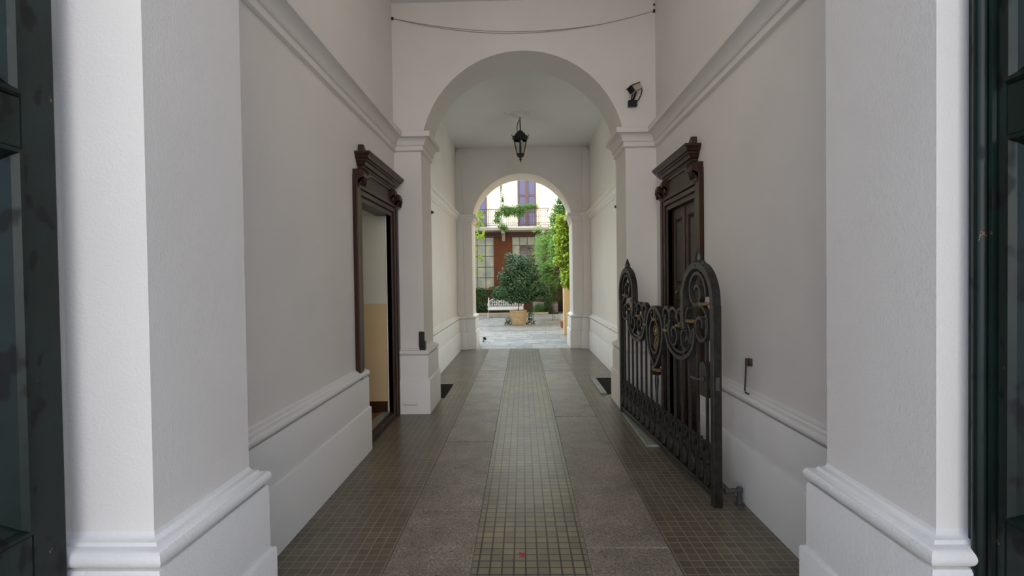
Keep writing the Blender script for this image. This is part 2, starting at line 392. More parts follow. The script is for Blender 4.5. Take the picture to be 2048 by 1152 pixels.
# narrow wall ribs with rounded heads at the end of the second bay
for sx, a, b in ((-1, BL, -1.315), (1, 1.372, BR)):
    bm = new(); w = b-a; cxm = (a+b)/2; zt = 4.455
    pts = [(a, 0), (b, 0), (b, zt-w/2)] + arc(cxm, zt-w/2, w/2, w/2, 8, 172, 10) + [(a, zt-w/2)]
    prism(bm, pts, XZ, 11.27, Y5+0.01)
    struct('trim_1' if sx < 0 else 'trim_2', bm, M['plaster'], 'thin round-headed wall rib beside the far arch', bev=0.006)
bm = new(); box(bm, -1.95, 2.05, 0.9, Y3, Z1, Z1+0.15); struct('ceiling', bm, M['ceiling'], 'flat plaster ceiling of the first bay')
bm = new(); box(bm, BL-0.01, BR+0.01, Y4, Y5, Z2, Z2+0.15); struct('ceiling_far', bm, M['ceiling'], 'flat plaster ceiling of the second bay')
bm = new(); box(bm, -6.0, 6.0, 0.1, 0.45, 4.3, 9.0); box(bm, -6.0, -1.50, 0.1, 0.36, 0, 4.3); box(bm, 1.50, 6.0, 0.1, 0.36, 0, 4.3); struct('wall_street', bm, M['plaster'], 'street front around the entrance')
bm = new(); box(bm, -1.95, 2.05, 0.44, 0.91, Z1, Z1+0.15); struct('ceiling_porch', bm, M['ceiling'])
# street reveals behind the open leaves
bm = new(); box(bm, -1.95, -1.50, 0.35, Y1, 0, Z1); struct('wall_left_reveal', bm, M['plaster'])
bm = new(); box(bm, 1.50, 2.05, 0.35, Y1, 0, Z1); struct('wall_right_reveal', bm, M['plaster'])

dado = [(0, 0), (0.075, 0), (0.075, 0.388), (0.070, 0.397), (0.056, 0.402), (0.055, 0.668), (0.049, 0.677), (0.034, 0.681), (0.034, 0.685)]
dado += [(0.040+0.025*math.cos(math.radians(a)), 0.712+0.027*math.sin(math.radians(a))) for a in range(-80, 81, 16)]
dado += [(0.030, 0.742), (0.024, 0.752), (0.012, 0.756), (0.004, 0.764), (0.0, 0.775)]
def run(name, path, side, prof, m, label, zoff=0):
    bm = new(); sweep(bm, path, prof, side, zoff); return struct(name, bm, m, label, smooth=True)
run('baseboard_left', [(-1.5, Y1), (-1.165, Y1), (-1.165, Y2), (XL, Y2), (XL, LD[0])], 1, dado, M['plaster_rough'], 'stepped white dado of the left entrance pilaster and wall')
run('baseboard_left_pier', [(XL, Y3), (PL, Y3), (PL, Y4), (BL, Y4), (BL, 11.27), (-1.315, 11.27), (-1.315, Y5), (-1.118, Y5), (-1.118, Y6)], 1, dado, M['plaster_rough'], 'stepped white dado of the left pier and second bay')
run('baseboard_right', [(1.5, Y1), (1.25, Y1), (1.25, Y2), (XR, Y2), (XR, 4.37)], -1, dado, M['plaster_rough'], 'stepped white dado of the right entrance pilaster and wall')
run('baseboard_right_pier', [(XR, Y3), (PR, Y3), (PR, Y4), (BR, Y4), (BR, 11.27), (1.372, 11.27), (1.372, Y5), (1.138, Y5), (1.138, Y6)], -1, dado, M['plaster_rough'], 'stepped white dado of the right pier and second bay')
corn = [(0, 3.055), (0.020, 3.062), (0.028, 3.068), (0.028, 3.115), (0.042, 3.122), (0.045, 3.130)]
corn += [(0.048+0.062*(1-math.cos(math.radians(a))), 3.132+0.072*math.sin(math.radians(a))) for a in range(0, 91, 15)]
corn += [(0.118, 3.206), (0.124, 3.225), (0.124, 3.262), (0.112, 3.268), (0, 3.272)]
run('trim_3', [(XL, Y2), (XL, Y3), (PL, Y3), (PL, Y4)], 1, corn, M['plaster'], 'left moulded cornice of the first bay running into the pier capital')
run('trim_4', [(XR, Y2), (XR, Y3), (PR, Y3), (PR, Y4)], -1, corn, M['plaster'], 'right moulded cornice of the first bay running into the pier capital')
run('trim_5', [(-1.5, Y1), (-1.165, Y1), (-1.165, Y2)], 1, corn, M['plaster'], 'capital of the left entrance pilaster')
run('trim_6', [(1.5, Y1), (1.25, Y1), (1.25, Y2)], -1, corn, M['plaster'], 'capital of the right entrance pilaster')
corn2 = [(d*0.85, 2.845+(z-3.055)*0.80) for d, z in corn]
run('trim_7', [(BL, Y4), (BL, 11.27), (-1.315, 11.27), (-1.315, Y5), (-1.118, Y5), (-1.118, Y6)], 1, corn2, M['plaster'], 'left moulded cornice of the second bay')
run('trim_8', [(BR, Y4), (BR, 11.27), (1.372, 11.27), (1.372, Y5), (1.138, Y5), (1.138, Y6)], -1, corn2, M['plaster'], 'right moulded cornice of the second bay')

# floors
bm = new()
box(bm, -1.75, 1.84, -0.3, 11.3, -0.12, -0.004)
struct('floor', bm, M['mortar'], 'bed of the passage floor')
GL0, GL1, GR0, GR1 = -0.755, -0.293, 0.349, 0.818
for nm, a, b in (('floor_tiles_left', -1.75, GL0-0.004), ('floor_tiles_right', GR1+0.004, 1.84)):
    bm = new(); box(bm, a, b, -0.3, 11.3, -0.05, 0.0); struct(nm, bm, M['tile_side'], 'small square brown tiles along the side of the passage')
bm = new(); box(bm, GL1+0.003, GR0-0.003, -0.3, 11.27, -0.05, 0.0)
o = struct('floor_tiles_middle', bm, M['tile_mid'], 'olive brown tiled strip down the middle of the passage'); o.location.x = 0
for (x0, x1, cuts) in ((GL0, GL1, (-0.3, 1.3, 3.36, 4.80, 7.68, 8.56, 11.3)), (GR0, GR1, (-0.3, 0.9, 2.88, 5.67, 8.50, 10.17, 11.3))):
    for a, b in zip(cuts, cuts[1:]):
        bm = new(); box(bm, x0, x1, a+0.006, b-0.006, -0.06, 0.003)
        struct('floor_granite_slab', bm, M['granite'], 'worn granite track slab in the passage floor', bev=0.004)
# courtyard paving (individual slabs in one floor mesh)
bm = new(); box(bm, -7, 7, 11.3, 25, -0.12, -0.006); struct('floor_courtyard_bed', bm, M['joint'])
bm = new(); rr = random.Random(3)
y = 11.305
while y < 23.0:
    dy = rr.choice((0.38, 0.42, 0.46, 0.5)); x = -4.4+rr.random()*0.3
    while x < 4.2:
        dx = rr.choice((0.55, 0.7, 0.85, 1.0))
        box(bm, x+0.004, x+dx-0.004, y+0.004, y+dy-0.004, -0.06, rr.uniform(-0.001, 0.001), 0 if rr.random() < 0.72 else 1); x += dx
    y += dy
struct('floor_courtyard', bm, [M['court_stone'], M['court_stone2']], 'pale stone paving of the courtyard')
bm = new(); box(bm, -9, 9, -14, -0.3, -0.2, -0.02); struct('floor_street', bm, M['court_stone2'], 'street pavement outside the entrance')

# threshold strips, mats
def simple(name, parts, m, label, cat, bev=0.0, **k):
    bm = new()
    for p in parts: box(bm, *p)
    o = obj(name, bm, m, bev=bev, **k); return tag(o, label, cat)
simple('marble_sill', [(1.115, 1.255, 4.62, 5.80, 0.0, 0.022)], M['marble'], 'pale green marble strip on the tiles beside the foot of the iron gate', 'sill', 0.006)
simple('marble_sill', [(1.035, 1.115, 6.74, 7.86, 0.0, 0.024)], M['marble'], 'pale marble strip on the tiles past the right pier, beside a dark mat', 'sill', 0.006)
simple('doormat', [(1.12, 1.45, 6.78, 7.82, 0.0, 0.012)], M['mat'], 'dark brown mat in the recess behind the right pier', 'mat', 0.004)
simple('doormat', [(-1.37, -1.045, 6.63, 7.46, 0.0, 0.012)], M['mat'], 'black mat on the floor behind the left pier', 'mat', 0.004)
simple('floor_drain', [(-0.172, 0.228, 11.52, 11.56, -0.01, 0.004)], M['black'], 'narrow dark drain slot in the paving under the far arch', 'drain')
simple('manhole_cover', [(0.01, 0.42, 12.15, 12.85, -0.005, 0.006)], M['court_stone'], 'pale rectangular cover plate set in the courtyard paving', 'cover')
bm = new()
pts = []
for i in range(14):
    a = 2*PI*i/14; r = 0.013*(1+0.35*math.sin(3*a)); pts.append((r*math.cos(a)*1.2, r*math.sin(a)))
prism(bm, pts, XY, 0, 0.004); bmesh.ops.transform(bm, matrix=Matrix.Rotation(0.25, 4, 'Y'), verts=bm.verts[:])
tag(obj('flower_petal', bm, M['petal'], loc=(-0.02, 2.81, 0.006)), 'tiny pink petal lying on the middle strip of floor tiles', 'petal')

# ------------------------------------------------------------------ wooden door surrounds
def console_bm(bm, x, sgn, y0, y1, z0, z1, proj):
    """scrolled bracket: side view in the wall-normal / z plane"""
    h = z1-z0; r = h*0.30
    pts = arc(proj*0.55, z1-r, proj*0.5, r, 90, -90, 8) + [(proj*0.35, z0+h*0.35)] + arc(proj*0.35, z0+r*0.8, proj*0.35, r*0.8, 60, -100, 8)
    pts = [(0, z0), (0, z1)] + pts
    prism(bm, pts, lambda p, t: (x+sgn*p[0], t, p[1]), y0, y1)
def door_surround(nm, X, s, yo0, yi0, yi1, yo1, zi, label, front, zc=2.70):
    """s = +1: wood sticks out towards +X (left wall); -1 for the right wall. front = projection"""
    root = empty(nm, (X, (yo0+yo1)/2, 0)); root['kind'] = 'structure'; root['label'] = label
    ox, oy = X, (yo0+yo1)/2
    def P(name, bm, m, parent=root, **k):
        for v in bm.verts: v.co.x -= ox; v.co.y -= oy
        return obj(name, bm, m, parent, **k)
    def bx(bm, d0, d1, y0, y1, z0, z1):
        a, b = X+s*d0, X+s*d1; box(bm, min(a, b), max(a, b), y0, y1, z0, z1)
    for a, b in ((yo0, yi0), (yi1, yo1)):
        bm = new(); w = b-a; inner = b if a == yo0 else a; q = -1 if a == yo0 else 1
        bx(bm, -0.045, 0.012, a, b, 0, 2.50)
        bx(bm, 0, front, *(sorted((inner+q*w, inner+q*w*0.62))), 0.0, 2.46)
        bx(bm, 0, front*0.8, *(sorted((inner+q*w*0.52, inner+q*w*0.30))), 0.0, 2.46)
        bx(bm, -0.01, front*0.45, *(sorted((inner+q*w*0.22, inner))), 0.0, zi+0.02)
        P('jamb', bm, M['wood'], bev=0.006)
    bm = new(); bx(bm, -0.14, 0.012, yi0, yi1, zi, 2.5)
    bx(bm, 0, front*0.45, yi0-0.02, yi1+0.02, zi, zi+0.045)
    bx(bm, 0, front*0.8, yi0-0.06, yi1+0.06, zi+0.055, zi+0.10)
    bx(bm, 0, front, yi0-0.10, yi1+0.10, zi+0.11, zi+0.15)
    P('head_casing', bm, M['wood_h'], bev=0.005)
    f0, f1 = yi0+0.0, yi1+0.0
    bm = new(); bx(bm, -0.01, front*0.6, f0, f1, zi+0.14, 2.60); P('frieze', bm, M['wood_panel'], bev=0.003)
    # cornice, swept round three sides
    prof = [(0, 2.555), (0.02, 2.555), (0.024, 2.575), (0.035, 2.58), (0.035, 2.60), (0.055, 2.605), (0.07, 2.63), (0.085, 2.636), (0.085, 2.655), (0.10, 2.66), (0.118, 2.69), (0.128, 2.695), (0.128, 2.715), (0, 2.735)]
    dz = zc-2.70
    bm = new(); xa, xb = X, X+s*(front*0.5)
    g0, g1 = f0-0.02, f1+0.02
    if s > 0: path = [(xa, g1), (xb, g1), (xb, g0), (xa, g0)]
    else: path = [(xa, g0), (xb, g0), (xb, g1), (xa, g1)]
    sweep(bm, path, [(d*0.92, z+dz) for d, z in prof], -1)
    bx(bm, 0, front*0.5, g0, g1, 2.555+dz, 2.733+dz)
    P('cornice', bm, M['wood_h'], smooth=True)
    for (a, b) in ((yo0+0.0, yi0-0.07), (yi1+0.07, yo1-0.0)):
        bm = new(); console_bm(bm, X, s, a+0.01, b+0.01 if a == yo0 else b-0.01, 2.38, 2.545, front+0.05)
        for k in range(3):
            yy = a+0.02+(b-a-0.03)*(k+0.5)/3
            tube(bm, [(X+s*(front+0.035), yy, 2.40), (X+s*(front+0.052), yy, 2.47), (X+s*(front+0.035), yy, 2.535)], 0.009, 6)
        P('scroll_bracket', bm, M['wood'], smooth=True)
        # inner console carrying the cornice
        yy0, yy1 = (f0-0.005, f0+0.06) if a == yo0 else (f1-0.06, f1+0.005)
        bm = new(); console_bm(bm, X, s, yy0, yy1, 2.44, 2.575, front+0.04); P('cornice_bracket', bm, M['wood'], smooth=True)
    bm = new(); y0 = g0+0.02
    prism(bm, [(y0-0.04, 2.72+dz), (y0+0.13, 2.72+dz), (y0+0.0, 2.80+dz), (y0-0.03, 2.80+dz)], lambda p, t: (t, p[0], p[1]), X+s*0.0, X+s*0.05)
    P('crest_block', bm, M['wood_panel'], bev=0.004)
    return root, P, bx
dl, PLf, bxl = door_surround('door_1', XL, 1, 4.42, LD[0], LD[1], 5.88, LD[2]-0.01, 'open dark walnut doorway with cornice on the left wall', 0.045)
dr, PRf, bxr = door_surround('door_2', XR, -1, 4.38, RD[0], RD[1], 5.60, RD[2]-0.01, 'closed dark walnut double door with cornice on the right wall behind the iron gate', 0.045)
# left doorway: step and small hall behind
bm = new(); bxl(bm, -0.12, 0.03, LD[0], LD[1], 0, 0.07); PLf('threshold', bm, M['wood'], bev=0.005, label='dark worn threshold step')
bm = new(); bxl(bm, -0.12, -0.03, LD[0], LD[1], 0.07, 0.082); PLf('threshold_strip', bm, M['marble'], label='blue grey stone strip on the threshold')
bm = new(); box(bm, -3.6, -1.60, 4.2, 5.72, 0.0, 0.075); struct('floor_side_hall', bm, M['hall_floor'], 'orange brown floor of the side hall')
bm = new(); box(bm, -3.6, -1.53, 5.64, 5.66, 1.30, 2.95); struct('wall_side_hall_upper', bm, M['hall_up'], 'pale upper wall paint in the side hall')
bm = new(); box(bm, -3.6, -1.53, 5.638, 5.66, 0.0, 1.30); struct('wall_side_hall_lower', bm, M['hall_low'], 'beige lower wall paint in the side hall')
bm = new(); box(bm, -3.6, -1.53, 5.622, 5.638, 0.075, 0.20); struct('baseboard_side_hall', bm, M['wood'], 'dark skirting board in the side hall')
bm = new(); box(bm, -3.7, -3.6, 3.9, 5.86, 0, 2.95); struct('wall_side_hall_end', bm, M['hall_up'])
bm = new(); box(bm, -3.6, -1.75, 3.9, 4.2, 0, 2.95); struct('wall_side_hall_near', bm, M['hall_up'])
bm = new(); box(bm, -3.7, -1.75, 3.9, 5.86, 2.95, 3.05); struct('ceiling_side_hall', bm, M['hall_up'])
hl = bpy.data.lights.new('hall_fill_light', 'POINT'); hl.energy = 3.2; hl.color = (1.0, 0.9, 0.75); hl.shadow_soft_size = 0.12  # unseen fill light added to brighten the side hall
ho = bpy.data.objects.new('hall_fill_light', hl); C.objects.link(ho); ho.location = (-2.9, 4.9, 2.6)
# right: two panelled leaves
def panel_leaf(y0, y1, name, handed):
    # frame members flush, panels with raised field
    bm = new(); z0, z1 = 0.02, RD[2]-0.01
    st = 0.085
    rails = ((z0, 0.20), (0.86, 0.98), (1.33, 1.47), (z1-0.10, z1))
    for a, b in ((y0, y0+st), (y1-st, y1)): bxr(bm, -0.075, -0.03, a, b, z0, z1)
    for a, b in rails: bxr(bm, -0.075, -0.032, y0+st-0.001, y1-st+0.001, a, b)
    leaf = PRf(name, bm, M['wood'], bev=0.004)
    for a, b in ((0.20, 0.86), (0.98, 1.33), (1.47, z1-0.10)):
        bm = new(); ya, yb = y0+st, y1-st
        bxr(bm, -0.068, -0.058, ya, yb, a, b)
        xo = lambda d: XR-d*0-0
        # raised field with bevelled sides
        v = []
        for (d, i) in ((-0.058, 0.025), (-0.044, 0.045)):
            x = XR-d*1.0
            v.append([bm.verts.new(p) for p in ((x, ya+i, a+i), (x, yb-i, a+i), (x, yb-i, b-i), (x, ya+i, b-i))])
        for k in range(4): bm.faces.new((v[0][k], v[0][(k+1) % 4], v[1][(k+1) % 4], v[1][k]))
        bm.faces.new(v[1])
        for e in ((ya, ya+0.012, a, b), (yb-0.012, yb, a, b), (ya, yb, a, a+0.012), (ya, yb, b-0.012, b)): bxr(bm, -0.06, -0.036, *e)
        p = PRf('door_panel', bm, M['wood_panel']); p.parent = leaf
    return leaf
ym = (RD[0]+RD[1])/2
l1 = panel_leaf(RD[0]+0.004, ym-0.002, 'door_leaf', 1); l2 = panel_leaf(ym+0.002, RD[1]-0.004, 'door_leaf', -1)
bm = new(); bxr(bm, -0.035, -0.018, ym-0.022, ym+0.022, 0.02, RD[2]-0.02); PRf('cover_strip', bm, M['wood'], bev=0.005)
bm = new(); bxr(bm, -0.11, 0.02, RD[0], RD[1], 0, 0.02); PRf('threshold', bm, M['marble'])
for q, leaf in ((-1, l1), (1, l2)):
    bm = new(); yc = ym+q*0.075
    lathe(bm, [(0.024, 0), (0.024, 0.006), (0.009, 0.01), (0.009, 0.035), (0.022, 0.045), (0.026, 0.058), (0.018, 0.070), (0.002, 0.074)], 0, 0, 0, 14, 'X')
    for v in bm.verts: v.co = Vector((XR+0.03-v.co.x, yc+v.co.y, 1.40+v.co.z))
    PRf('door_knob', bm, M['brass'], smooth=True, label='tarnished brass door knob').parent = leaf
bm = new(); bxr(bm, -0.03, -0.022, ym-0.10, ym-0.055, 1.10, 1.30); PRf('lock_plate', bm, M['brass'], bev=0.002, label='brass lock plate').parent = l1

# ------------------------------------------------------------------ green street door leaves
def green_leaf(name, X, s, y0, y1, label, edge_mould):
    root = empty(name, (X, (y0+y1)/2, 0)); root['kind'] = 'structure'; root['label'] = label
    ox, oy = X, (y0+y1)/2
    def P(n, bm, m, **k):
        for v in bm.verts: v.co.x -= ox; v.co.y -= oy
        return obj(n, bm, m, root, **k)
    def bx(bm, d0, d1, a, b, z0, z1):
        p, q = X+s*d0, X+s*d1; box(bm, min(p, q), max(p, q), a, b, z0, z1)
    # frame with recessed, bevelled panels. d = 0 is the face, negative goes into the leaf
    st = 0.105; zs = ((0.04, 0.855-0.0), (0.855, 1.93), (2.07, 3.9))
    rails = ((0.03, 0.10), (0.63, 0.855), (1.93, 2.07), (3.9, 4.1))
    bm = new()
    for a, b in ((y0, y0+st), (y1-st, y1)): bx(bm, -0.06, 0, a, b, 0.03, 4.1)
    for a, b in rails: bx(bm, -0.06, 0, y0+st-0.001, y1-st+0.001, a, b)
    P('leaf_frame', bm, M['green'], bev=0.004)
    for a, b in ((0.10, 0.63), (0.855, 1.93), (2.07, 3.9)):
        ya, yb = y0+st, y1-st
        bm = new(); loops = []
        for (d, i) in ((0.0, 0.0), (0.012, 0.006), (0.012, 0.016), (-0.004, 0.026), (-0.040, 0.072), (-0.040, 0.080), (-0.030, 0.084), (-0.030, 0.094), (-0.045, 0.10)):
            x = X+s*d; loops.append([bm.verts.new(p) for p in ((x, ya+i, a+i), (x, yb-i, a+i), (x, yb-i, b-i), (x, ya+i, b-i))])
        for A, B in zip(loops, loops[1:]):
            for k in range(4): bm.faces.new((A[k], A[(k+1) % 4], B[(k+1) % 4], B[k]))
        bm.faces.new(loops[-1]); P('leaf_panel', bm, M['green'])
    bm = new()
    # base board with moulded top
    prof = [(0, 0.03), (0.045, 0.03), (0.045, 0.585), (0.036, 0.60), (0.036, 0.61), (0.020, 0.635), (0.014, 0.64), (0.010, 0.655), (0, 0.66)]
    prism(bm, prof, lambda p, t: (X+s*p[0], t, p[1]), y0-0.002, y1+0.015); P('kick_board', bm, M['green'], smooth=True)
    if edge_mould:
        bm = new()
        prof = [(y1-0.075, 0), (y1-0.072, 0.010), (y1-0.064, 0.012), (y1-0.060, 0.006)]
        prof += [(y1-0.038+0.020*math.cos(math.radians(a)), 0.006+0.026*math.sin(math.radians(a))) for a in range(180, -1, -20)]
        prof += [(y1-0.012, 0.004), (y1-0.010, 0.012), (y1, 0.012), (y1, 0)]
        prism(bm, prof, lambda p, t: (X+s*p[1], p[0], t), 0.655, 4.1); P('edge_moulding', bm, M['green'], smooth=True)
    for z in (0.5, 2.2, 3.7):
        bm = new(); lathe(bm, [(0.014, 0), (0.014, 0.14)], X-s*0.065, y1-0.01, z, 10); P('hinge', bm, M['rust'], smooth=True)
    return root
green_leaf('door_3', -1.375, 1, 0.42, 1.475, 'tall dark green panelled street door leaf folded back at the left edge', False)
green_leaf('door_4', 1.345, -1, 0.42, 1.535, 'tall dark green panelled street door leaf folded back at the right edge', True)

# ------------------------------------------------------------------ wrought iron gate
A = Vector((1.135, 5.83, 0)); B = Vector((1.292, 3.40, 0)); GL_ = 2.45
gate = empty('iron_gate', A, math.atan2((B-A).y, (B-A).x))
tag(gate, 'black wrought iron gate with gilded collars swung open in front of the walnut door', 'gate')
def G(name, bm, m=None, parent=None, **k): return obj(name, bm, m or M['iron'], parent or gate, **k)
bm = new(); box(bm, 0, 0.05, -0.025, 0.025, 0.01, 1.36); G('hinge_post', bm, bev=0.004)
bm = new(); box(bm, GL_-0.045, GL_+0.005, -0.03, 0.03, 0.03, 1.36); G('lock_post', bm, bev=0.004)
bm = new(); box(bm, 0.05, GL_-0.045, -0.02, 0.02, 0.05, 0.085); G('bottom_rail', bm, bev=0.004)
for k in range(1, 16):
    s = 0.153*k
    if k == 8: continue
    top = 0.95 if k not in (1, 15) else 1.2
    top = {1: 1.25, 2: 1.08, 3: 0.97, 4: 0.915, 5: 0.93, 6: 1.0, 7: 1.05, 9: 1.05, 10: 1.0, 11: 0.93, 12: 0.915, 13: 0.97, 14: 1.08, 15: 1.25}[k]
    bm = new(); box(bm, s-0.009, s+0.009, -0.009, 0.009, 0.08, top); G('upright_bar', bm)
bm = new(); lathe(bm, [(0.012, 0.08), (0.012, 0.5), (0.020, 0.62), (0.011, 0.68), (0.03, 0.70)], 1.224, 0, 0, 8); G('central_bar', bm, smooth=True)
for k in range(16):                     # palmette ornaments at the foot, one per gap
    s = 0.153*k+0.0765
    if k == 15: s = 2.33
    for q in (-1, 1):
        bm = new()
        p = [(s+q*0.062, 0.09), (s+q*0.066, 0.15), (s+q*0.050, 0.22), (s+q*0.02, 0.28), (s-q*0.012, 0.325), (s-q*0.03, 0.36)]
        ribbon(bm, p, 0.016, 0.026)
        ribbon(bm, spiral(s-q*0.040, 0.375, 0.030, 0.008, 200 if q > 0 else -20, -160 if q > 0 else 340, 16), 0.011, 0.024)
        ball(bm, (s-q*0.040, 0, 0.375), 0.013, 8); G('foot_scroll', bm)
    bm = new()
    for sx in (-1, 1):
        prism(bm, [(s, 0.10), (s+sx*0.032, 0.135), (s+sx*0.038, 0.18), (s+sx*0.026, 0.215), (s, 0.25)], XZ, -0.02, 0.02)
    ball(bm, (s, 0, 0.13), 0.022, 8)
    prism(bm, [(s-0.02, 0.262), (s+0.02, 0.262), (s+0.02, 0.285), (s-0.02, 0.285)], XZ, -0.02, 0.02)
    G('foot_leaf', bm, bev=0.003)
def both(s): return [(s, 1), (GL_-s, -1)]
for m_ in (1, -1):
    f = (lambda p, m_=m_: [((x if m_ == 1 else GL_-x), z) for x, z in p])
    # arched head over the post
    bm = new(); ribbon(bm, f([(0.025, 1.30)]+arc(0.285, 1.38, 0.26, 0.255, 180, 0, 22)+[(0.545, 1.30), (0.54, 1.22), (0.52, 1.15)]), 0.048, 0.056); G('arched_head', bm)
    bm = new(); ribbon(bm, f(spiral(0.30, 1.44, 0.165, 0.03, 190, -330, 34, 1.0)), 0.024, 0.038); G('scroll', bm)
    bm = new(); ribbon(bm, f(spiral(0.235, 1.20, 0.15, 0.03, 80, 560, 34, 1.0)), 0.022, 0.036); G('scroll', bm)
    bm = new(); ribbon(bm, f(arc(0.40, 1.20, 0.10, 0.14, 60, -120, 14)), 0.022, 0.036); G('scroll', bm)
    # crest leaf on top
    bm = new()
    c = f([(0.285, 1.66)])[0]
    lathe(bm, [(0.004, 0.10), (0.018, 0.06), (0.03, 0.03), (0.022, 0.0), (0.035, -0.025), (0.012, -0.05)][::-1], c[0], 0, c[1], 8)
    for dx in (-0.06, 0.06): ball(bm, (c[0]+dx, 0, c[1]-0.015), 0.028, 8)
    G('crest_leaf', bm, smooth=True)
    # big swag ring
    bm = new(); ribbon(bm, f(arc(0.64, 1.14, 0.31, 0.225, 170, 380, 30)), 0.030, 0.046); G('swag_ring', bm)
    bm = new(); ribbon(bm, f(arc(0.64, 1.145, 0.26, 0.185, 175, 365, 26)), 0.018, 0.036); G('swag_ring', bm)
    bm = new(); ribbon(bm, f(spiral(0.52, 1.09, 0.125, 0.025, 120, 600, 34)), 0.022, 0.036); G('scroll', bm)
    bm = new(); ribbon(bm, f(spiral(0.76, 1.09, 0.125, 0.025, 60, -420, 34)), 0.022, 0.036); G('scroll', bm)
    bm = new(); ribbon(bm, f(spiral(0.64, 1.22, 0.07, 0.02, 0, 400, 22)), 0.018, 0.034); G('scroll', bm)
    # top run of little arches
    for cx_, r_ in ((0.60, 0.075), (0.76, 0.08), (0.915, 0.075)):
        bm = new(); ribbon(bm, f(arc(cx_, 1.235, r_, 0.065, -20, 200, 14)), 0.024, 0.042); G('top_scroll', bm)
    bm = new(); ribbon(bm, f(spiral(0.93, 1.20, 0.10, 0.02, 40, 480, 26)), 0.020, 0.036); G('scroll', bm)
    for q, (cs, cz, w_) in enumerate(((0.20, 1.36, 0.035), (0.43, 1.22, 0.045), (0.66, 1.165, 0.035), (0.86, 1.12, 0.05), (0.95, 1.10, 0.04))):
        if q == 3: continue
        bm = new(); cs2 = f([(cs, 0)])[0][0]
        box(bm, cs2-w_, cs2+w_, -0.028, 0.028, cz-0.011, cz+0.011)
        box(bm, cs2-w_*0.9, cs2+w_*0.9, -0.031, 0.031, cz-0.004, cz+0.004)
        G('gilded_collar', bm, M['gold'], bev=0.004, label='gilded collar')
bm = new()
ov = arc(1.224, 1.08, 0.215, 0.20, 180, 0, 22)+[(1.435, 1.02), (1.405, 0.93), (1.35, 0.85), (1.28, 0.78), (1.224, 0.745), (1.168, 0.78), (1.098, 0.85), (1.043, 0.93), (1.013, 1.02)]
ribbon(bm, ov, 0.034, 0.05, closed=True); G('medallion_frame', bm)
bm = new(); ribbon(bm, arc(1.224, 1.02, 0.125, 0.155, 0, 360, 32)[:-1], 0.024, 0.05, closed=True); G('medallion_frame', bm)
for q in (-1, 1):
    bm = new(); ribbon(bm, spiral(1.224+q*0.07, 1.215, 0.065, 0.015, 90, 90+q*400, 22), 0.018, 0.036); G('scroll', bm)
    bm = new(); ribbon(bm, spiral(1.224+q*0.04, 0.83, 0.035, 0.01, 90, 90-q*360, 16), 0.014, 0.034); G('scroll', bm)
bm = new()                               # interlaced gilded cipher inside the oval
ribbon(bm, spiral(1.20, 1.06, 0.065, 0.02, 0, 330, 20), 0.012, 0.012); ribbon(bm, spiral(1.25, 0.98, 0.065, 0.02, 180, 510, 20), 0.012, 0.012)
ribbon(bm, [(1.224+0.03*math.sin(t*0.9), 0.90+0.022*t) for t in range(12)], 0.014, 0.014, 0.004)
ribbon(bm, [(1.224-0.045*math.sin(t*0.6+0.4), 0.89+0.022*t) for t in range(12)], 0.011, 0.012, -0.004)
G('cipher', bm, M['gold'], label='interlaced gilded cipher')
for cz, w_ in ((1.17, 0.05), (0.715, 0.055)):
    bm = new(); box(bm, 1.224-w_, 1.224+w_, -0.03, 0.03, cz-0.014, cz+0.014); box(bm, 1.224-w_*.8, 1.224+w_*.8, -0.034, 0.034, cz-0.005, cz+0.005)
    G('gilded_collar', bm, M['gold'], bev=0.004, label='gilded collar')
bm = new(); lathe(bm, [(0.01, -0.04), (0.04, -0.03), (0.05, -0.005), (0.035, 0.0)], 1.224, 0, 0.70, 12); G('pendant', bm, smooth=True)
bm = new(); ls = GL_-0.15
prism(bm, [(ls-0.06, 0.72), (ls+0.06, 0.72), (ls+0.06, 0.90)]+arc(ls, 0.90, 0.06, 0.06, 10, 170, 8)+[(ls-0.06, 0.90)], XZ, -0.035, 0.035)
box(bm, ls, GL_-0.02, -0.025, 0.025, 0.78, 0.87)
lock = G('lock_case', bm, bev=0.006)
bm = new(); lathe(bm, [(0.02, 0), (0.02, 0.01), (0.007, 0.012), (0.007, 0.05)], ls, 0.0, 0.84, 10, 'Y')
for v in bm.verts: v.co.y = -0.035-v.co.y
tube(bm, [(ls+0.01, -0.08, 0.84), (ls-0.04, -0.085, 0.842), (ls-0.085, -0.082, 0.84)], 0.008, 8); G('latch_lever', bm, M['lead'], lock, smooth=True, label='grey latch lever')
bm = new(); box(bm, GL_+0.004, GL_+0.008, -0.012, 0.012, 0.79, 0.88); G('strike_plate', bm, M['lead'], lock)
bm = new(); box(bm, GL_+0.002, GL_+0.012, -0.03, 0.03, 0.02, 0.075); box(bm, GL_-0.045, GL_+0.005, -0.03, 0.03, 0.0, 0.035); G('post_foot', bm, bev=0.004)
for z in (0.20, 1.18):
    bm = new(); lathe(bm, [(0.018, 0), (0.018, 0.09)], -0.012, 0, z, 10); G('hinge', bm, smooth=True)

# ------------------------------------------------------------------ small things
# hook rod on the right wall
h = empty('wall_hook', (XR, 3.50, 0.96)); tag(h, 'rusty iron hook rod hanging on the right wall above the dado', 'hook')
bm = new(); box(bm, -0.022, 0, -0.022, 0.022, -0.025, 0.025); lathe(bm, [(0.012, 0), (0.012, 0.05)], -0.03, 0, -0.025, 10); obj('wall_plate', bm, M['rust'], h, bev=0.003)
bm = new(); tube(bm, [(-0.03, 0, 0.01), (-0.034, 0.004, -0.02), (-0.032, 0.02, -0.12), (-0.030, 0.035, -0.205), (-0.030, 0.025, -0.215), (-0.030, -0.035, -0.215)], 0.0055, 8); obj('rod', bm, M['rust'], h, smooth=True)
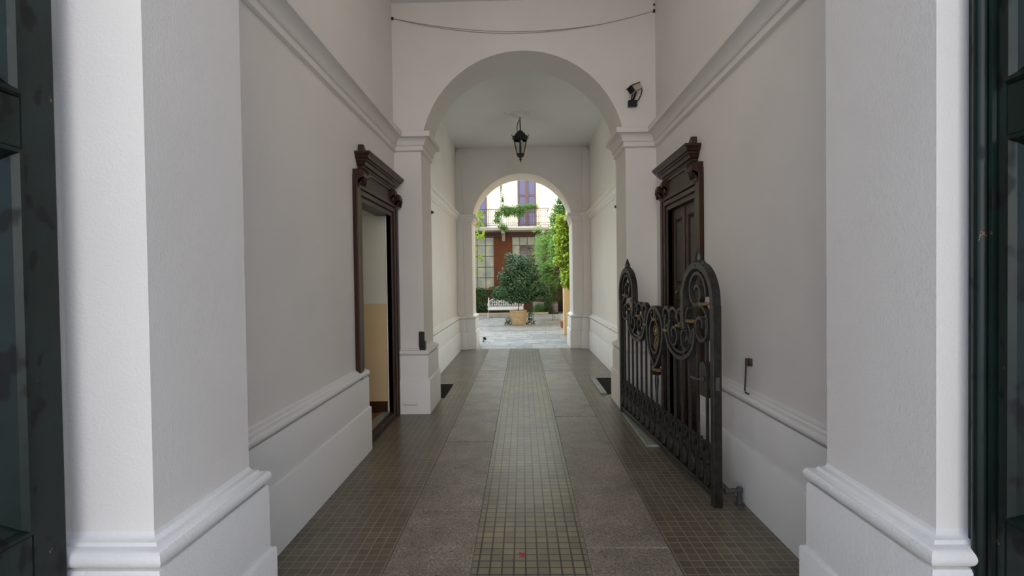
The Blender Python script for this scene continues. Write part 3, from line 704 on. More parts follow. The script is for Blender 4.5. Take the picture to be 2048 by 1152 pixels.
# door stop
h = empty('door_stop', (1.455, 3.43, 0)); tag(h, 'grey cast iron door stop on the floor against the right dado', 'door stop')
bm = new(); lathe(bm, [(0.035, 0.0), (0.035, 0.008), (0.02, 0.014), (0.017, 0.08), (0.022, 0.095), (0.022, 0.115), (0.012, 0.125)], 0, 0, 0, 14); obj('post', bm, M['lead'], h, smooth=True)
bm = new(); lathe(bm, [(0.016, 0), (0.018, 0.04), (0.014, 0.075), (0.020, 0.085), (0.020, 0.10)], 0, 0, 0.098, 12, 'X')
for v in bm.verts: v.co.x = -v.co.x
obj('arm', bm, M['lead'], h, smooth=True)
# intercom
h = empty('intercom', (-1.16, 5.90, 0.69)); tag(h, 'dark intercom box on the corner of the left pier above its dado', 'intercom')
bm = new(); box(bm, -0.055, 0.006, -0.035, 0.0, 0.085, 0.265); box(bm, -0.055, 0.0, -0.04, 0.0, 0.09, 0.15); obj('upper_box', bm, M['blackbox'], h, bev=0.004)
bm = new(); box(bm, -0.05, 0.0, -0.035, 0.0, 0.0, 0.085); box(bm, 0.0, 0.022, -0.045, 0.03, 0.0, 0.155); obj('lower_box', bm, M['blackbox'], h, bev=0.004)
bm = new(); box(bm, 0.003, 0.008, -0.02, 0.0, 0.16, 0.255); obj('side_plate', bm, M['lead'], h, label='grey metal side plate')
# painted conduit stub on the left pier plinth
bm = new(); lathe(bm, [(0.012, 0), (0.017, 0.004), (0.017, 0.155), (0.010, 0.165)], -1.40, 5.812, 0.125, 12, 'X')
tag(obj('conduit_stub', bm, M['plaster'], smooth=True), 'short white painted pipe stub lying along the plinth of the left pier', 'pipe')
# little wall pins behind the piers
for x, s, y, z, lab in ((BL, 1, 7.9, 2.62, 'small dark hook on the left wall below the far cornice'), (BR, -1, 7.9, 2.66, 'small dark hook on the right wall below the far cornice')):
    bm = new(); lathe(bm, [(0.012, -0.01), (0.012, 0.03), (0.026, 0.04), (0.026, 0.06), (0.006, 0.085)], 0, 0, 0, 10, 'X')
    for v in bm.verts: v.co.x *= s
    tag(obj('wall_pin', bm, M['black'], smooth=True, loc=(x, y, z)), lab, 'hook')
# security camera
h = empty('security_camera', (1.295, Y3, 3.555)); tag(h, 'beige security camera on a black bracket on the wall right of the large arch', 'camera')
bm = new(); box(bm, -0.05, 0.05, -0.055, 0, -0.035, 0.035); obj('base_box', bm, M['black'], h, bev=0.004)
bm = new(); tube(bm, [(0.0, -0.03, 0.03), (0.018, -0.06, 0.07), (0.03, -0.085, 0.115)], 0.013, 8); tube(bm, [(-0.015, -0.03, 0.03), (-0.005, -0.06, 0.10)], 0.007, 6); obj('bracket_arm', bm, M['black'], h, smooth=True)
rot = Matrix.Translation((0.02, -0.11, 0.145)) @ Matrix.Rotation(math.radians(-33), 4, 'Y') @ Matrix.Rotation(math.radians(38), 4, 'Z')
bm = new(); box(bm, -0.085, 0.085, -0.035, 0.035, -0.032, 0.032); bmesh.ops.transform(bm, matrix=rot, verts=bm.verts[:]); hs = obj('housing', bm, M['camwhite'], h, bev=0.006)
bm = new(); box(bm, -0.105, -0.084, -0.034, 0.034, -0.031, 0.031); bmesh.ops.transform(bm, matrix=rot, verts=bm.verts[:]); obj('lens_window', bm, M['black'], hs)
bm = new(); box(bm, -0.12, 0.09, -0.042, 0.042, 0.034, 0.040); bmesh.ops.transform(bm, matrix=rot, verts=bm.verts[:]); obj('sunshield', bm, M['rust'], hs)
bm = new(); tube(bm, [(0.085, -0.07, 0.175), (0.108, -0.05, 0.15), (0.105, -0.02, 0.11), (0.075, -0.02, 0.05), (0.045, -0.02, 0.02)], 0.006, 8); obj('cable', bm, M['black'], h, smooth=True)
# sagging twin cable
h = empty('strung_cable', (0, Y3, 4.60)); tag(h, 'thin twin cable sagging across the wall above the large arch', 'cable')
for dz, dy in ((0, -0.012), (0.022, -0.010)):
    bm = new(); pts = []
    for i in range(33):
        t = i/32; x = -1.475+t*(1.565+1.475); z = (0.005+t*0.015)-(4*0.215*t*(1-t))+dz*math.sin(PI*min(1, t*1.15+0.05)); pts.append((x, dy, z))
    tube(bm, pts, 0.0028, 6); obj('wire', bm, M['cable'], h, smooth=True)
for bx_ in ((-1.478, -1.455, -0.02, 0, -0.015, 0.015), (1.545, 1.567, -0.02, 0, 0.0, 0.03), (1.55, 1.567, -0.015, 0, 0.08, 0.10)):
    bm = new(); box(bm, *bx_); obj('fixing', bm, M['black'], h)

# ------------------------------------------------------------------ hanging lantern
LY = 9.05
h = empty('hanging_lantern', (0.0, LY, Z2), PI/6); tag(h, 'black six-sided iron lantern hanging from the ceiling of the second bay', 'lantern')
bm = new(); lathe(bm, [(0.185, 0.0), (0.18, -0.02), (0.155, -0.024), (0.145, -0.012), (0.12, -0.014), (0.112, -0.034), (0.05, -0.04), (0.03, -0.06)][::-1], seg=32); obj('ceiling_rose', bm, M['ceiling'], h, smooth=True, label='white plaster ceiling rose')
bm = new(); tube(bm, [(0, 0, -0.04), (0.0, 0, -0.16), (0.006, 0, -0.30)], 0.011, 8)
for k in range(7):
    z = -0.13-0.034*k; c = [(0.0+(0.009 if k % 2 == 0 else 0.003)*math.cos(a), (0.003 if k % 2 == 0 else 0.009)*math.cos(a), z-0.022+0.022*math.sin(a)) for a in [2*PI*i/10 for i in range(10)]]
    tube(bm, c, 0.0045, 5, closed=True)
obj('suspension_rod', bm, M['black'], h, smooth=True)
bm = new()
for k in range(9):
    t = k/8; x = -0.02-0.045*math.sin(PI*t*0.75); z = -0.12-0.21*t
    c = [(x+(0.012 if k % 2 else 0.004)*math.cos(a), (0.004 if k % 2 else 0.012)*math.cos(a), z+0.017*math.sin(a)) for a in [2*PI*i/10 for i in range(10)]]
    tube(bm, c, 0.004, 5, closed=True)
obj('chain', bm, M['black'], h, smooth=True)
bm = new(); pts = [(-0.30, 0.05, -0.0), (-0.24, 0.03, -0.05), (-0.12, 0.0, -0.02), (-0.04, 0, -0.07), (0, 0, -0.10)]
tube(bm, pts, 0.0025, 5); obj('flex', bm, M['cable'], h, smooth=True, label='thin grey flex')
hexa = lambda r, z, a0=0: [(r*math.cos(PI/3*i+a0), r*math.sin(PI/3*i+a0), z) for i in range(6)]
def hexloft(bm, prof):
    rings = [[bm.verts.new(p) for p in hexa(r, z)] for r, z in prof]
    for A_, B_ in zip(rings, rings[1:]):
        for k in range(6): bm.faces.new((A_[k], A_[(k+1) % 6], B_[(k+1) % 6], B_[k]))
    bm.faces.new(rings[0]); bm.faces.new(rings[-1][::-1])
bm = new(); hexloft(bm, [(0.03, -0.30), (0.055, -0.315), (0.06, -0.335), (0.085, -0.345), (0.115, -0.395), (0.145, -0.405), (0.15, -0.43)]); obj('roof', bm, M['black'], h)
bm = new()
for i in range(6):
    a = PI/3*i; b = PI/3*(i+1); A_ = Vector((math.cos(a), math.sin(a), 0)); B_ = Vector((math.cos(b), math.sin(b), 0))
    q = [A_*0.152+Vector((0, 0, -0.425)), B_*0.152+Vector((0, 0, -0.425)), B_*0.135+Vector((0, 0, -0.475)), A_*0.135+Vector((0, 0, -0.475))]
    v = [bm.verts.new(p) for p in q]; bm.faces.new(v)
    v2 = [bm.verts.new(p*0.96+Vector((0, 0, -0.018))) for p in q]; bm.faces.new(v2[::-1])
    for k in range(4): bm.faces.new((v[k], v2[k], v2[(k+1) % 4], v[(k+1) % 4]))
    tube(bm, [A_*0.15+Vector((0, 0, -0.43)), A_*0.172+Vector((0, 0, -0.40)), A_*0.166+Vector((0, 0, -0.375))], [0.007, 0.006, 0.002], 6)
obj('gallery', bm, M['black'], h)
for i in range(6):
    a = PI/3*i; A_ = Vector((math.cos(a), math.sin(a), 0)); bm = new()
    tube(bm, [A_*0.128+Vector((0, 0, -0.46)), A_*0.068+Vector((0, 0, -0.715))], 0.008, 6); obj('corner_bar', bm, M['black'], h)
for i in range(6):
    a = PI/3*i; b = PI/3*(i+1); A_ = Vector((math.cos(a), math.sin(a), 0)); B_ = Vector((math.cos(b), math.sin(b), 0)); bm = new()
    q = [A_*0.124+Vector((0, 0, -0.475)), B_*0.124+Vector((0, 0, -0.475)), B_*0.067+Vector((0, 0, -0.71)), A_*0.067+Vector((0, 0, -0.71))]
    v = [bm.verts.new(p) for p in q]; v2 = [bm.verts.new(p*0.985) for p in q]
    bm.faces.new(v); bm.faces.new(v2[::-1])
    for k in range(4): bm.faces.new((v[k], v2[k], v2[(k+1) % 4], v[(k+1) % 4]))
    obj('glass_pane', bm, M['glass'], h)
bm = new(); hexloft(bm, [(0.074, -0.705), (0.078, -0.72), (0.070, -0.745), (0.05, -0.765), (0.02, -0.78)]); lathe(bm, [(0.012, -0.83), (0.022, -0.815), (0.022, -0.80), (0.010, -0.785), (0.02, -0.778)], seg=10); lathe(bm, [(0.002, -0.868), (0.009, -0.85), (0.006, -0.83)], seg=8); obj('base_finial', bm, M['black'], h)
bm = new(); lathe(bm, [(0.018, -0.72), (0.018, -0.50), (0.022, -0.47), (0.03, -0.45)], seg=10); obj('lamp_stem', bm, M['black'], h, smooth=True)
bm = new(); ball(bm, (0.012, -0.02, -0.485), 0.026, 12); obj('bulb', bm, M['bulb'], h, smooth=True, label='unlit white bulb')

# ------------------------------------------------------------------ courtyard building
FY = 24.3
b = empty('courtyard_building', (0, FY, 0)); tag(b, 'cream building across the courtyard with brown ground floor, balcony and violet grey shutters', 'building')
def Bp(name, bm, m, parent=None, **k):
    for v in bm.verts: v.co.y -= FY
    o = obj(name, bm, m, b, **k)
    if parent: o.parent = parent
    return o
bm = new(); box(bm, -5.5, 1.66, FY, FY+0.4, 3.95, 9.0); Bp('upper_wall', bm, M['terrace'])
W1 = (-2.95, -1.345, 1.13, 3.60); W2 = (-0.46, 1.005, 1.13, 3.60)
bm = new()
for x0, x1 in ((-5.5, W1[0]), (W1[1], W2[0]), (W2[1], 3.2)): box(bm, x0, x1, FY, FY+0.35, 0, 3.62)
for w in (W1, W2): box(bm, w[0], w[1], FY, FY+0.35, 0, w[2])
Bp('ground_floor_wall', bm, M['brown_wall'])
bm = new(); box(bm, -5.5, 3.2, FY-0.06, FY+0.3, 3.62, 3.95); box(bm, -5.5, 3.2, FY-0.10, FY, 3.60, 3.66); Bp('fascia_beam', bm, M['brown_dark'])
bm = new(); box(bm, 1.46, 1.95, FY-0.03, FY, 0.02, 3.0); Bp('ground_floor_door', bm, M['wood'])
for wi, w in enumerate((W1, W2)):
    bm = new(); t = 0.03
    n = 4; dx = (w[1]-w[0])/n; rows = [w[2], 1.66, 2.17, 2.69, 3.20, w[3]]
    for i in range(n+1): x = w[0]+dx*i; box(bm, x-t/2, x+t/2, FY+0.06, FY+0.10, w[2], w[3])
    for z in rows: box(bm, w[0], w[1], FY+0.06, FY+0.10, z-t/2, z+t/2)
    fr = Bp('window', bm, M['bar_white'])
    for dark in (False, True):
        bm = new(); cnt = 0
        for i in range(n):
            for j in range(5):
                isd = (wi == 1 and i in (1, 2) and j in (2, 3)) or (wi == 1 and i == 2 and j == 1)
                if isd == dark:
                    box(bm, w[0]+dx*i+0.004, w[0]+dx*(i+1)-0.004, FY+0.075, FY+0.085, rows[j], rows[j+1]); cnt += 1
        if cnt: Bp('pane', bm, M['pane_dark' if dark else 'pane'], fr)
        else: bm.free()
    bm = new(); box(bm, w[0]-0.08, w[1]+0.06, FY-0.10, FY+0.05, w[2]-0.06, w[2]); Bp('window_sill', bm, M['terracotta'] if wi == 0 else M['slab'])
# balcony
bm = new(); box(bm, -5.0, 1.30, FY-1.1, FY, 3.90, 3.99); box(bm, -5.0, 1.27, FY-1.06, FY, 3.83, 3.90); Bp('balcony_slab', bm, M['slab'], bev=0.01)
for x in (-3.2, -0.86, 1.0):
    bm = new(); prism(bm, [(FY, 3.40), (FY, 3.83), (FY-0.95, 3.83), (FY-0.95, 3.70), (FY-0.35, 3.62)], lambda p, t: (t, p[0], p[1]), x-0.075, x+0.075); Bp('balcony_bracket', bm, M['slab'])
rl = None
bm = new()
for z in (4.05, 4.80): box(bm, -5.0, 1.27, FY-1.03, FY-1.01, z-0.012, z+0.012)
for z in (4.05, 4.80): box(bm, 1.25, 1.27, FY-1.03, FY, z-0.012, z+0.012)
box(bm, -5.0, 1.27, FY-1.025, FY-1.015, 4.15, 4.165)
rl = Bp('balcony_railing', bm, M['rust'])
k = 0; x = -2.9
while x < 1.27:
    bm = new(); tube(bm, [(x, FY-1.02, 4.05), (x, FY-1.02, 4.80)], 0.0075, 5)
    ball(bm, (x, FY-1.02, 4.45), 0.018, 6); 
    ribbon(bm, spiral(x+0.03, 4.72, 0.028, 0.01, 90, 400, 8), 0.008, 0.01, FY-1.02); ribbon(bm, spiral(x+0.03, 4.11, 0.028, 0.01, -90, 220, 8), 0.008, 0.01, FY-1.02)
    Bp('baluster', bm, M['rust'], rl); x += 0.10
def shutter_pair(x0, x1, z0, z1):
    bm = new(); xm = (x0+x1)/2; e = 0.055
    for a, c in ((x0, x0+e), (xm-e, xm+e), (x1-e, x1)): box(bm, a, c, FY-0.05, FY+0.02, z0, z1)
    for z in (z0, z0+0.75, z0+1.52, z1-0.08): box(bm, x0, x1, FY-0.045, FY+0.02, z, z+0.07)
    fr = Bp('shutter', bm, M['shutter_frame'])
    bm = new()
    for a, c in ((x0+e, xm-e), (xm+e, x1-e)):
        box(bm, a, c, FY-0.018, FY+0.0, z0, z1)
        z = z0+0.05
        while z < z1: prism(bm, [(FY-0.02, z), (FY-0.036, z-0.01), (FY-0.02, z+0.03)], lambda p, t: (t, p[0], p[1]), a, c); z += 0.045
    Bp('louvre', bm, M['shutter'], fr)
shutter_pair(-0.165, 0.715, 4.02, 6.45); shutter_pair(-2.53, -1.65, 4.02, 6.45)
# side wing with ochre corner pillar, low concrete block, kerb
bm = new(); box(bm, 1.40, 1.75, 12.16, 14.0, 0, 6.0); box(bm, 1.27, 2.3, 14.3, 14.5, 0, 4.6); box(bm, 1.98, 2.3, 14.5, 24.2, 0, 7.5)
tag(obj('garden_wing_wall', bm, M['wing']), 'pale ochre side wall of the courtyard under the ivy', 'wall')
simple('corner_pillar', [(1.145, 1.40, 14.0, 14.3, 0, 3.2)], M['yellow'], 'sunny yellow ochre pillar seen just inside the right side of the far arch', 'pillar', 0.01)
bm = new(); box(bm, -6.0, -5.5, 9.0, 24.7, 0, 8.0); struct('wall_court_left', bm, M['wing'])
simple('planter_block', [(0.47, 1.60, 22.75, 23.1, 0, 0.52)], M['concrete'], 'low grey concrete trough wall behind the plants at the far right of the courtyard', 'planter', 0.01)
simple('kerb', [(-3.2, 1.15, 22.28, 22.42, 0, 0.085)], M['kerb'], 'sandy stone kerb along the planting bed before the building', 'kerb', 0.01)
simple('bed_soil', [(-3.2, 1.6, 22.42, 24.28, 0, 0.05)], M['soil'], 'dark soil of the planting bed before the building', 'soil')

# ------------------------------------------------------------------ leaves
def leaf(bm, p, n, size, ratio=0.5, rnd=random):
    n = n.normalized(); t = n.cross(Vector((rnd.uniform(-1, 1), rnd.uniform(-1, 1), rnd.uniform(-1, 1))))
    if t.length < 1e-3: t = Vector((1, 0, 0))
    t.normalize(); u = n.cross(t)
    a = bm.verts.new(p-t*size*0.5); c = bm.verts.new(p+t*size*0.5-n*size*0.12)
    l = bm.verts.new(p+u*size*ratio*0.5+n*size*0.1); r = bm.verts.new(p-u*size*ratio*0.5+n*size*0.1)
    bm.faces.new((a, l, c)); bm.faces.new((a, c, r))
def rv(r): return Vector((r.gauss(0, 1), r.gauss(0, 1), r.gauss(0, 1))).normalized()
def crown(blobs, n, size, seed, ratio=0.5, up=0.3, shell=0.55):
    r = random.Random(seed); bm = new(); tot = sum(b[3]*b[4]*b[5] for b in blobs)
    for (cx, cy, cz, rx, ry, rz) in blobs:
        for _ in range(int(n*rx*ry*rz/tot)+6):
            d = rv(r); k = shell+(1-shell)*r.random()
            k *= 1+0.12*math.sin(7*d.x+3*d.z)*math.cos(6*d.y)
            p = Vector((cx+d.x*rx*k, cy+d.y*ry*k, cz+d.z*rz*k))
            leaf(bm, p, d+rv(r)*0.7+Vector((0, 0, up)), size*r.uniform(0.7, 1.3), ratio, r)
    return bm
# potted tree
TY = 17.35; tx = -0.145
t = empty('potted_tree', (tx, TY, 0)); tag(t, 'bushy dark green camellia tree in a round pale clay pot in the courtyard', 'potted tree')
bm = new(); lathe(bm, [(0.245, 0.0), (0.26, 0.01), (0.275, 0.12), (0.288, 0.44), (0.298, 0.445), (0.300, 0.49), (0.290, 0.50), (0.265, 0.495), (0.262, 0.45)], seg=36); obj('pot', bm, M['clay'], t, smooth=True)
bm = new(); lathe(bm, [(0.262, 0.44), (0.26, 0.46), (0.10, 0.47)], seg=24); obj('soil', bm, M['soil'], t)
bm = new(); tube(bm, [(0, 0, 0.44), (0.015, 0, 0.75), (-0.01, 0.02, 1.1), (0.02, 0, 1.6), (0.0, 0, 2.0)], [0.032, 0.028, 0.024, 0.018, 0.008], 8)
rr = random.Random(5)
for k in range(22):
    a = rr.uniform(0, 2*PI); z = rr.uniform(0.8, 1.9); L = rr.uniform(0.35, 0.75)
    p0 = Vector((0, 0, z)); p1 = p0+Vector((math.cos(a)*L*0.5, math.sin(a)*L*0.5, 0.15)); p2 = p0+Vector((math.cos(a)*L, math.sin(a)*L, 0.35*rr.random()))
    tube(bm, [p0, p1, p2], [0.013, 0.009, 0.004], 5)
obj('trunk', bm, M['bark'], t, smooth=True)
blobs = [(0.0, 0, 1.45, .58, .55, .50), (-.12, 0, 1.95, .42, .42, .40), (-.30, -.05, 2.33, .17, .17, .16), (.22, 0, 2.12, .36, .34, .28), (.42, 0, 1.72, .40, .38, .34), (-.42, 0, 1.62, .32, .32, .28), (-.50, 0, 1.12, .42, .38, .26), (.40, 0, 1.22, .48, .42, .30), (.78, .05, 1.22, .36, .30, .26), (.55, 0, .98, .34, .3, .18), (.95, 0, 1.02, .22, .2, .16), (0, 0, 1.0, .50, .42, .26), (-.25, -.1, .86, .30, .26, .14), (.25, 0, .84, .36, .3, .14), (-.72, 0, 1.0, .22, .22, .16), (.60, 0, 2.05, .16, .16, .12), (-.02, 0, 2.32, .20, .2, .12)]
obj('foliage', crown(blobs, 5600, 0.098, 11, 0.62, shell=0.55), M['leaf_dark'], t)
def shrub(name, loc, blobs, n, size, seed, m, label, cat, ratio=0.5, stems=5, spread=0.2):
    r = empty(name, loc); tag(r, label, cat)
    obj('foliage', crown(blobs, n, size, seed, ratio), M[m], r)
    q = random.Random(seed+1); bm = new(); zt = max(bb[2] for bb in blobs)
    for _ in range(stems):
        b_ = q.choice(blobs); x = q.uniform(-spread, spread)
        tube(bm, [(x, q.uniform(-.05, .05), 0.0), (x*0.5+b_[0]*0.5, b_[1]*0.5, b_[2]*0.6), (b_[0], b_[1], b_[2]+b_[5]*0.5)], [0.012, 0.010, 0.004], 5)
    obj('stem', bm, M['bark'], r); return r
shrub('trailing_plant', (-0.50, 17.25, 0), [(0, 0, .16, .11, .1, .14), (-.03, 0, .06, .13, .1, .07)], 120, 0.05, 21, 'leaf_dark', 'small trailing plant at the left foot of the clay pot', 'plant')
shrub('trailing_plant', (0.28, 17.45, 0), [(0, 0, .30, .13, .12, .22), (.04, 0, .10, .13, .12, .12), (.0, 0, .55, .12, .12, .12)], 330, 0.055, 22, 'leaf_dark', 'leafy plant growing up the right side of the clay pot', 'plant')
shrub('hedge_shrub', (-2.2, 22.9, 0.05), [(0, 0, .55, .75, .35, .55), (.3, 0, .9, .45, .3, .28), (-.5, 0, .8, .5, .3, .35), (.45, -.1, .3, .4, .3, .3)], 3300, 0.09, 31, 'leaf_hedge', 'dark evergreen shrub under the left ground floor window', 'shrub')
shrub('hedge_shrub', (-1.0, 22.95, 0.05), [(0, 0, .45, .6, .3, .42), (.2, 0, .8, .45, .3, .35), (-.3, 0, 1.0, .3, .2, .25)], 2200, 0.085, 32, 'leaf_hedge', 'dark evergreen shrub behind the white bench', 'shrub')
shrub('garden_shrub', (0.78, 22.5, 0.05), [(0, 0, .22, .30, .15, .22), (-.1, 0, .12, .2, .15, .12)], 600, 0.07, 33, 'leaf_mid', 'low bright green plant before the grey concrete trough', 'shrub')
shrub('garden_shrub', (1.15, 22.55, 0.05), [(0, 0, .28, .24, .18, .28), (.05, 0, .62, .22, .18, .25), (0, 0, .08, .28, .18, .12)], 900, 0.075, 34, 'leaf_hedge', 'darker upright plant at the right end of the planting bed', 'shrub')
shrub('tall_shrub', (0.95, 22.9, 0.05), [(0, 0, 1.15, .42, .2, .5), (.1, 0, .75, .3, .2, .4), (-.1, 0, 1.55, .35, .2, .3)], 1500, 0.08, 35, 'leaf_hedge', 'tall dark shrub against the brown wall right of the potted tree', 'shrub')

# drooping compound-leaf plant (wisteria) and ivy on the wing wall
def fronds(bm, starts, seed, L=0.5, leafs=9, size=0.09):
    r = random.Random(seed)
    for (p, d) in starts:
        p = Vector(p); d = Vector(d).normalized()
        for i in range(leafs):
            t_ = i/leafs; q = p+d*L*t_+Vector((0, 0, -0.35*L*t_*t_))
            side = d.cross(Vector((0, 0, 1))).normalized()
            for s in (-1, 1): leaf(bm, q+side*s*size*0.45, Vector((0, 0, 1))+rv(r)*0.5, size*r.uniform(.8, 1.2), 0.4, r)
w = empty('wisteria', (1.0, 19.0, 0)); tag(w, 'dark green wisteria with drooping fronds right of the potted tree', 'climbing plant')
bm = new(); rr = random.Random(41); st = []
for _ in range(260):
    z = rr.uniform(1.25, 3.3)
    st.append(((rr.uniform(-0.35, 0.35), rr.uniform(-1.0, 1.2), z), (-1.0+rr.uniform(-.3, .8), rr.uniform(-0.8, 0.3), rr.uniform(-0.9, 0.2))))
for k, (x, z) in enumerate(((-.55, 3.35), (-.5, 3.2), (-.35, 3.0), (-.3, 2.9), (-.6, 3.42), (-.25, 2.7), (-.2, 2.2), (-.3, 1.9))):
    for q in range(2): st.append(((x+0.3, rr.uniform(-.3, .3), z+0.1*q+0.12), (-1.0, -0.2, -0.35-0.2*q)))
fronds(bm, st, 42, 0.36, 8, 0.10); obj('foliage', bm, M['leaf_mid'], w)
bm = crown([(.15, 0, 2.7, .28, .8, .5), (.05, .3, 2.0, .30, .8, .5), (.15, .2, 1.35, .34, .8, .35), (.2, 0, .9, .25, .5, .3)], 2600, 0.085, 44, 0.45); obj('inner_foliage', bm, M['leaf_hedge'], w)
bm = new()
for k in range(2):
    x = 0.12+0.08*k; y = -0.1+0.3*k
    tube(bm, [(x, y, 0.0), (x-0.03, y, 1.2), (x+0.02, y+0.1, 2.5), (x-0.1, y, 3.3)], [0.008, 0.008, 0.008, 0.006], 6)
obj('stem', bm, M['bark'], w)
iv = empty('ivy', (1.3, 14.9, 0)); tag(iv, 'bright yellow green ivy hanging down over the yellow pillar at the right jamb', 'climbing plant')
bl = []; rr = random.Random(51)
for z in [0.95+0.22*i for i in range(11)]:
    wd = 0.10 if z < 1.3 else (0.24 if z < 1.9 else 0.42)
    x = 0.22
    while x > 0.22-wd*1.35:
        bl.append((x-0.03+rr.uniform(-.03, .03), -1.12 if False else -1.02+rr.uniform(-.05, .05), z+rr.uniform(-.07, .07), 0.14, 0.16, 0.17)); x -= 0.16
obj('foliage', crown(bl, 4300, 0.08, 52, 0.75, shell=0.5), M['leaf_lime'], iv)
bm = new()
for k in range(5):
    x = 0.2-0.08*k; tube(bm, [(x, -0.95, 0.9+0.15*k), (x-0.03, -0.97, 2.0), (x+0.02, -0.95, 3.1)], [0.010, 0.012, 0.010], 5)
obj('stem', bm, M['bark'], iv)
iv2 = empty('climbing_shrub', (1.15, 15.6, 0)); tag(iv2, 'mid green creeper hanging above the yellow green ivy, against the arch curve', 'climbing plant')
obj('foliage', crown([(.25, 0, 4.0, .20, .3, .40), (-.15, 0, 3.42, .2, .25, .2), (.0, 0, 3.62, .24, .3, .24), (.05, 0, 3.95, .17, .3, .2), (-.03, 0, 3.75, .14, .25, .2), (.12, 0, 4.2, .15, .25, .25), (.38, 0, 3.7, .2, .3, .5), (.15, 0, 3.6, .22, .3, .3), (.0, 0, 3.3, .28, .3, .26), (-.12, 0, 3.1, .24, .3, .22), (.1, 0, 2.85, .34, .3, .24), (.3, 0, 3.4, .3, .3, .5), (.2, 0, 2.3, .3, .25, .4), (.2, 0, 1.7, .25, .2, .3), (-.1, .2, 2.6, .25, .3, .3), (-.15, .2, 2.2, .2, .3, .3)], 7000, 0.075, 55, 0.5, shell=0.35), M['leaf_mid'], iv2)
bm = new(); tube(bm, [(.35, 0, 0), (.3, 0, 1.5), (.2, 0, 3.0), (.25, 0, 4.2)], [0.012, 0.012, 0.010, 0.006], 6); obj('stem', bm, M['bark'], iv2)
# vine strands near the left jamb of the far arch
lv = empty('hanging_vine', (-1.35, 13.0, 0)); tag(lv, 'bright green vine strand hanging beside the left jamb of the far arch', 'climbing plant')
bm = new(); rr = random.Random(61)
tube(bm, [(0, -0.86, 4.55), (0, -0.4, 4.5), (0, 0, 4.2), (0.06, 0, 3.4), (0.02, 0, 2.6), (0.1, 0, 1.9), (0.06, 0, 1.6)], 0.008, 5)
tube(bm, [(0.15, -0.86, 4.5), (0.17, -0.4, 4.45), (0.18, 0.1, 4.2), (0.22, 0.1, 3.4), (0.24, 0.1, 2.85)], 0.006, 5)
obj('stem', bm, M['bark'], lv)
bm = new()
for (x0, z0, z1, n_, w_) in ((0.17, 2.6, 3.5, 70, 0.12), (0.33, 2.6, 3.3, 22, 0.05), (0.10, 1.7, 2.6, 26, 0.09), (0.22, 1.98, 2.2, 14, 0.12), (0.12, 2.3, 2.5, 8, 0.04)):
    for _ in range(n_):
        leaf(bm, Vector((x0+rr.uniform(-w_, w_), rr.uniform(-.15, .15), rr.uniform(z0, z1))), rv(rr)+Vector((0, -1.2, .3)), rr.uniform(.08, .13), .8, rr)
obj('foliage', bm, M['leaf_lime'], lv)
# garland on the balcony rail
g = empty('balcony_vine', (-0.3, FY-1.15, 4.7)); tag(g, 'green vine trained along the iron balcony railing', 'climbing plant')
bm = new(); tube(bm, [(-0.62, 0, 1.8), (-0.62, 0, 0.9), (-0.63, 0, 0.0), (-0.55, 0, -0.85)], 0.012, 5); tube(bm, [(-0.95, 0.05, -0.2), (-0.5, 0, 0.08), (0, 0, 0.12), (0.5, 0, 0.14), (0.95, 0, 0.15)], 0.015, 5); obj('stem', bm, M['bark'], g)
obj('foliage', crown([(-.45, 0, .05, .34, .15, .25), (-.1, 0, .02, .36, .15, .24), (.3, 0, .10, .34, .15, .22), (.7, 0, .17, .32, .15, .17), (.95, 0, .15, .16, .1, .14), (.2, 0, -.15, .36, .12, .22), (-.35, 0, -.15, .3, .12, .18), (-.75, 0, -.15, .22, .12, .22), (-.80, 0, -.45, .26, .12, .2), (-.55, -.05, -.72, .24, .15, .16), (-.45, -.05, -.85, .18, .12, .12), (-.55, 0, .5, .10, .08, .30), (-.6, 0, 1.1, .07, .06, .35)], 4600, 0.075, 71, 0.45, shell=0.2), M['leaf_mid'], g)
# terracotta pot and small plants by the pillar
h = empty('flower_pot', (1.29, 16.1, 0)); tag(h, 'small terracotta pot of white flowers half hidden beside the yellow pillar', 'flower pot')
bm = new(); lathe(bm, [(0.07, 0), (0.10, 0.17), (0.11, 0.17), (0.11, 0.20), (0.09, 0.20)], seg=20); obj('pot', bm, M['terracotta'], h, smooth=True)
obj('flowers', crown([(-.03, 0, .32, .12, .12, .12)], 120, 0.03, 81), M['white_iron'], h)
# little up-light by the left jamb
h = empty('spotlight', (-0.985, 12.6, 0)); tag(h, 'small dark garden spotlight tilted on the paving by the left foot of the far arch', 'spotlight')
bm = new(); lathe(bm, [(0.03, 0), (0.02, 0.02), (0.01, 0.06)], seg=10); obj('spike', bm, M['leaf_lime'], h)
bm = new(); box(bm, -0.04, 0.04, -0.035, 0.035, -0.03, 0.03); bmesh.ops.transform(bm, matrix=Matrix.Translation((0.03, 0, 0.085)) @ Matrix.Rotation(0.7, 4, 'Y'), verts=bm.verts[:]); obj('lamp_head', bm, M['black'], h, bev=0.006)

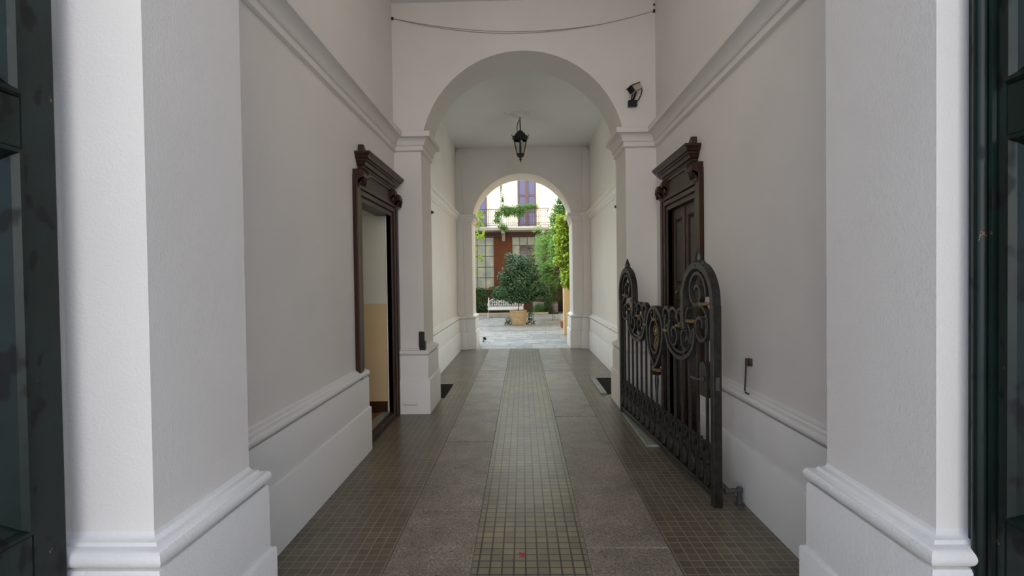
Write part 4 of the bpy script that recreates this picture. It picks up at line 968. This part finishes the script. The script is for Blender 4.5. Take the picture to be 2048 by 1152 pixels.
# ------------------------------------------------------------------ white iron bench
bn = empty('garden_bench', (-0.69, 21.0, 0)); tag(bn, 'white cast iron garden bench with lacy back behind the potted tree', 'bench')
hw = 0.72
for s in (-1, 1):
    bm = new(); tube(bm, [(s*hw, 0.05, 0), (s*(hw-0.01), 0.03, 0.3), (s*hw, 0.06, 0.55), (s*hw, 0.10, 0.76)], 0.022, 8); ball(bm, (s*hw, 0.10, 0.78), 0.03, 8)
    tube(bm, [(s*hw, -0.42, 0), (s*(hw-0.01), -0.38, 0.2), (s*hw, -0.40, 0.36)], 0.022, 8)
    obj('leg', bm, M['white_iron'], bn, smooth=True)
    bm = new(); tube(bm, [(s*hw, 0.06, 0.58), (s*hw, -0.15, 0.60), (s*hw, -0.38, 0.56), (s*hw, -0.42, 0.50), (s*hw, -0.39, 0.36)], 0.018, 8); obj('armrest', bm, M['white_iron'], bn, smooth=True)
bm = new()
for k in range(8): box(bm, -hw, hw, -0.40+0.055*k, -0.36+0.055*k, 0.36, 0.38)
box(bm, -hw, hw, -0.42, -0.40, 0.31, 0.38); box(bm, -hw, hw, 0.03, 0.05, 0.31, 0.38); obj('seat', bm, M['white_iron'], bn)
bm = new(); top = []
for i in range(49):
    t_ = i/48; x = -hw+2*hw*t_; z = 0.62+0.13*abs(math.sin(PI*t_*3))**0.7*(1.15 if 1/3 < t_ < 2/3 else 1.0); top.append((x, z))
ribbon(bm, top, 0.026, 0.03, 0.07); ribbon(bm, [(-hw, 0.40), (hw, 0.40)], 0.026, 0.03, 0.05)
for i in range(15):
    x = -hw+0.048+0.0964*i; zt = 0.62+0.13*abs(math.sin(PI*((x+hw)/(2*hw))*3))**0.7
    for j in range(3):
        z = 0.44+0.085*j
        if z+0.03 < zt: ribbon(bm, spiral(x, z, 0.045, 0.012, 90*(i+j), 90*(i+j)+420, 16), 0.014, 0.02, 0.06)
    ribbon(bm, [(x-0.048, 0.40), (x, (0.4+zt)/2), (x-0.03, zt)], 0.012, 0.02, 0.06); ribbon(bm, [(x+0.048, 0.40), (x-0.01, (0.4+zt)/2), (x+0.03, zt)], 0.012, 0.02, 0.06)
obj('lacy_back', bm, M['white_iron'], bn)
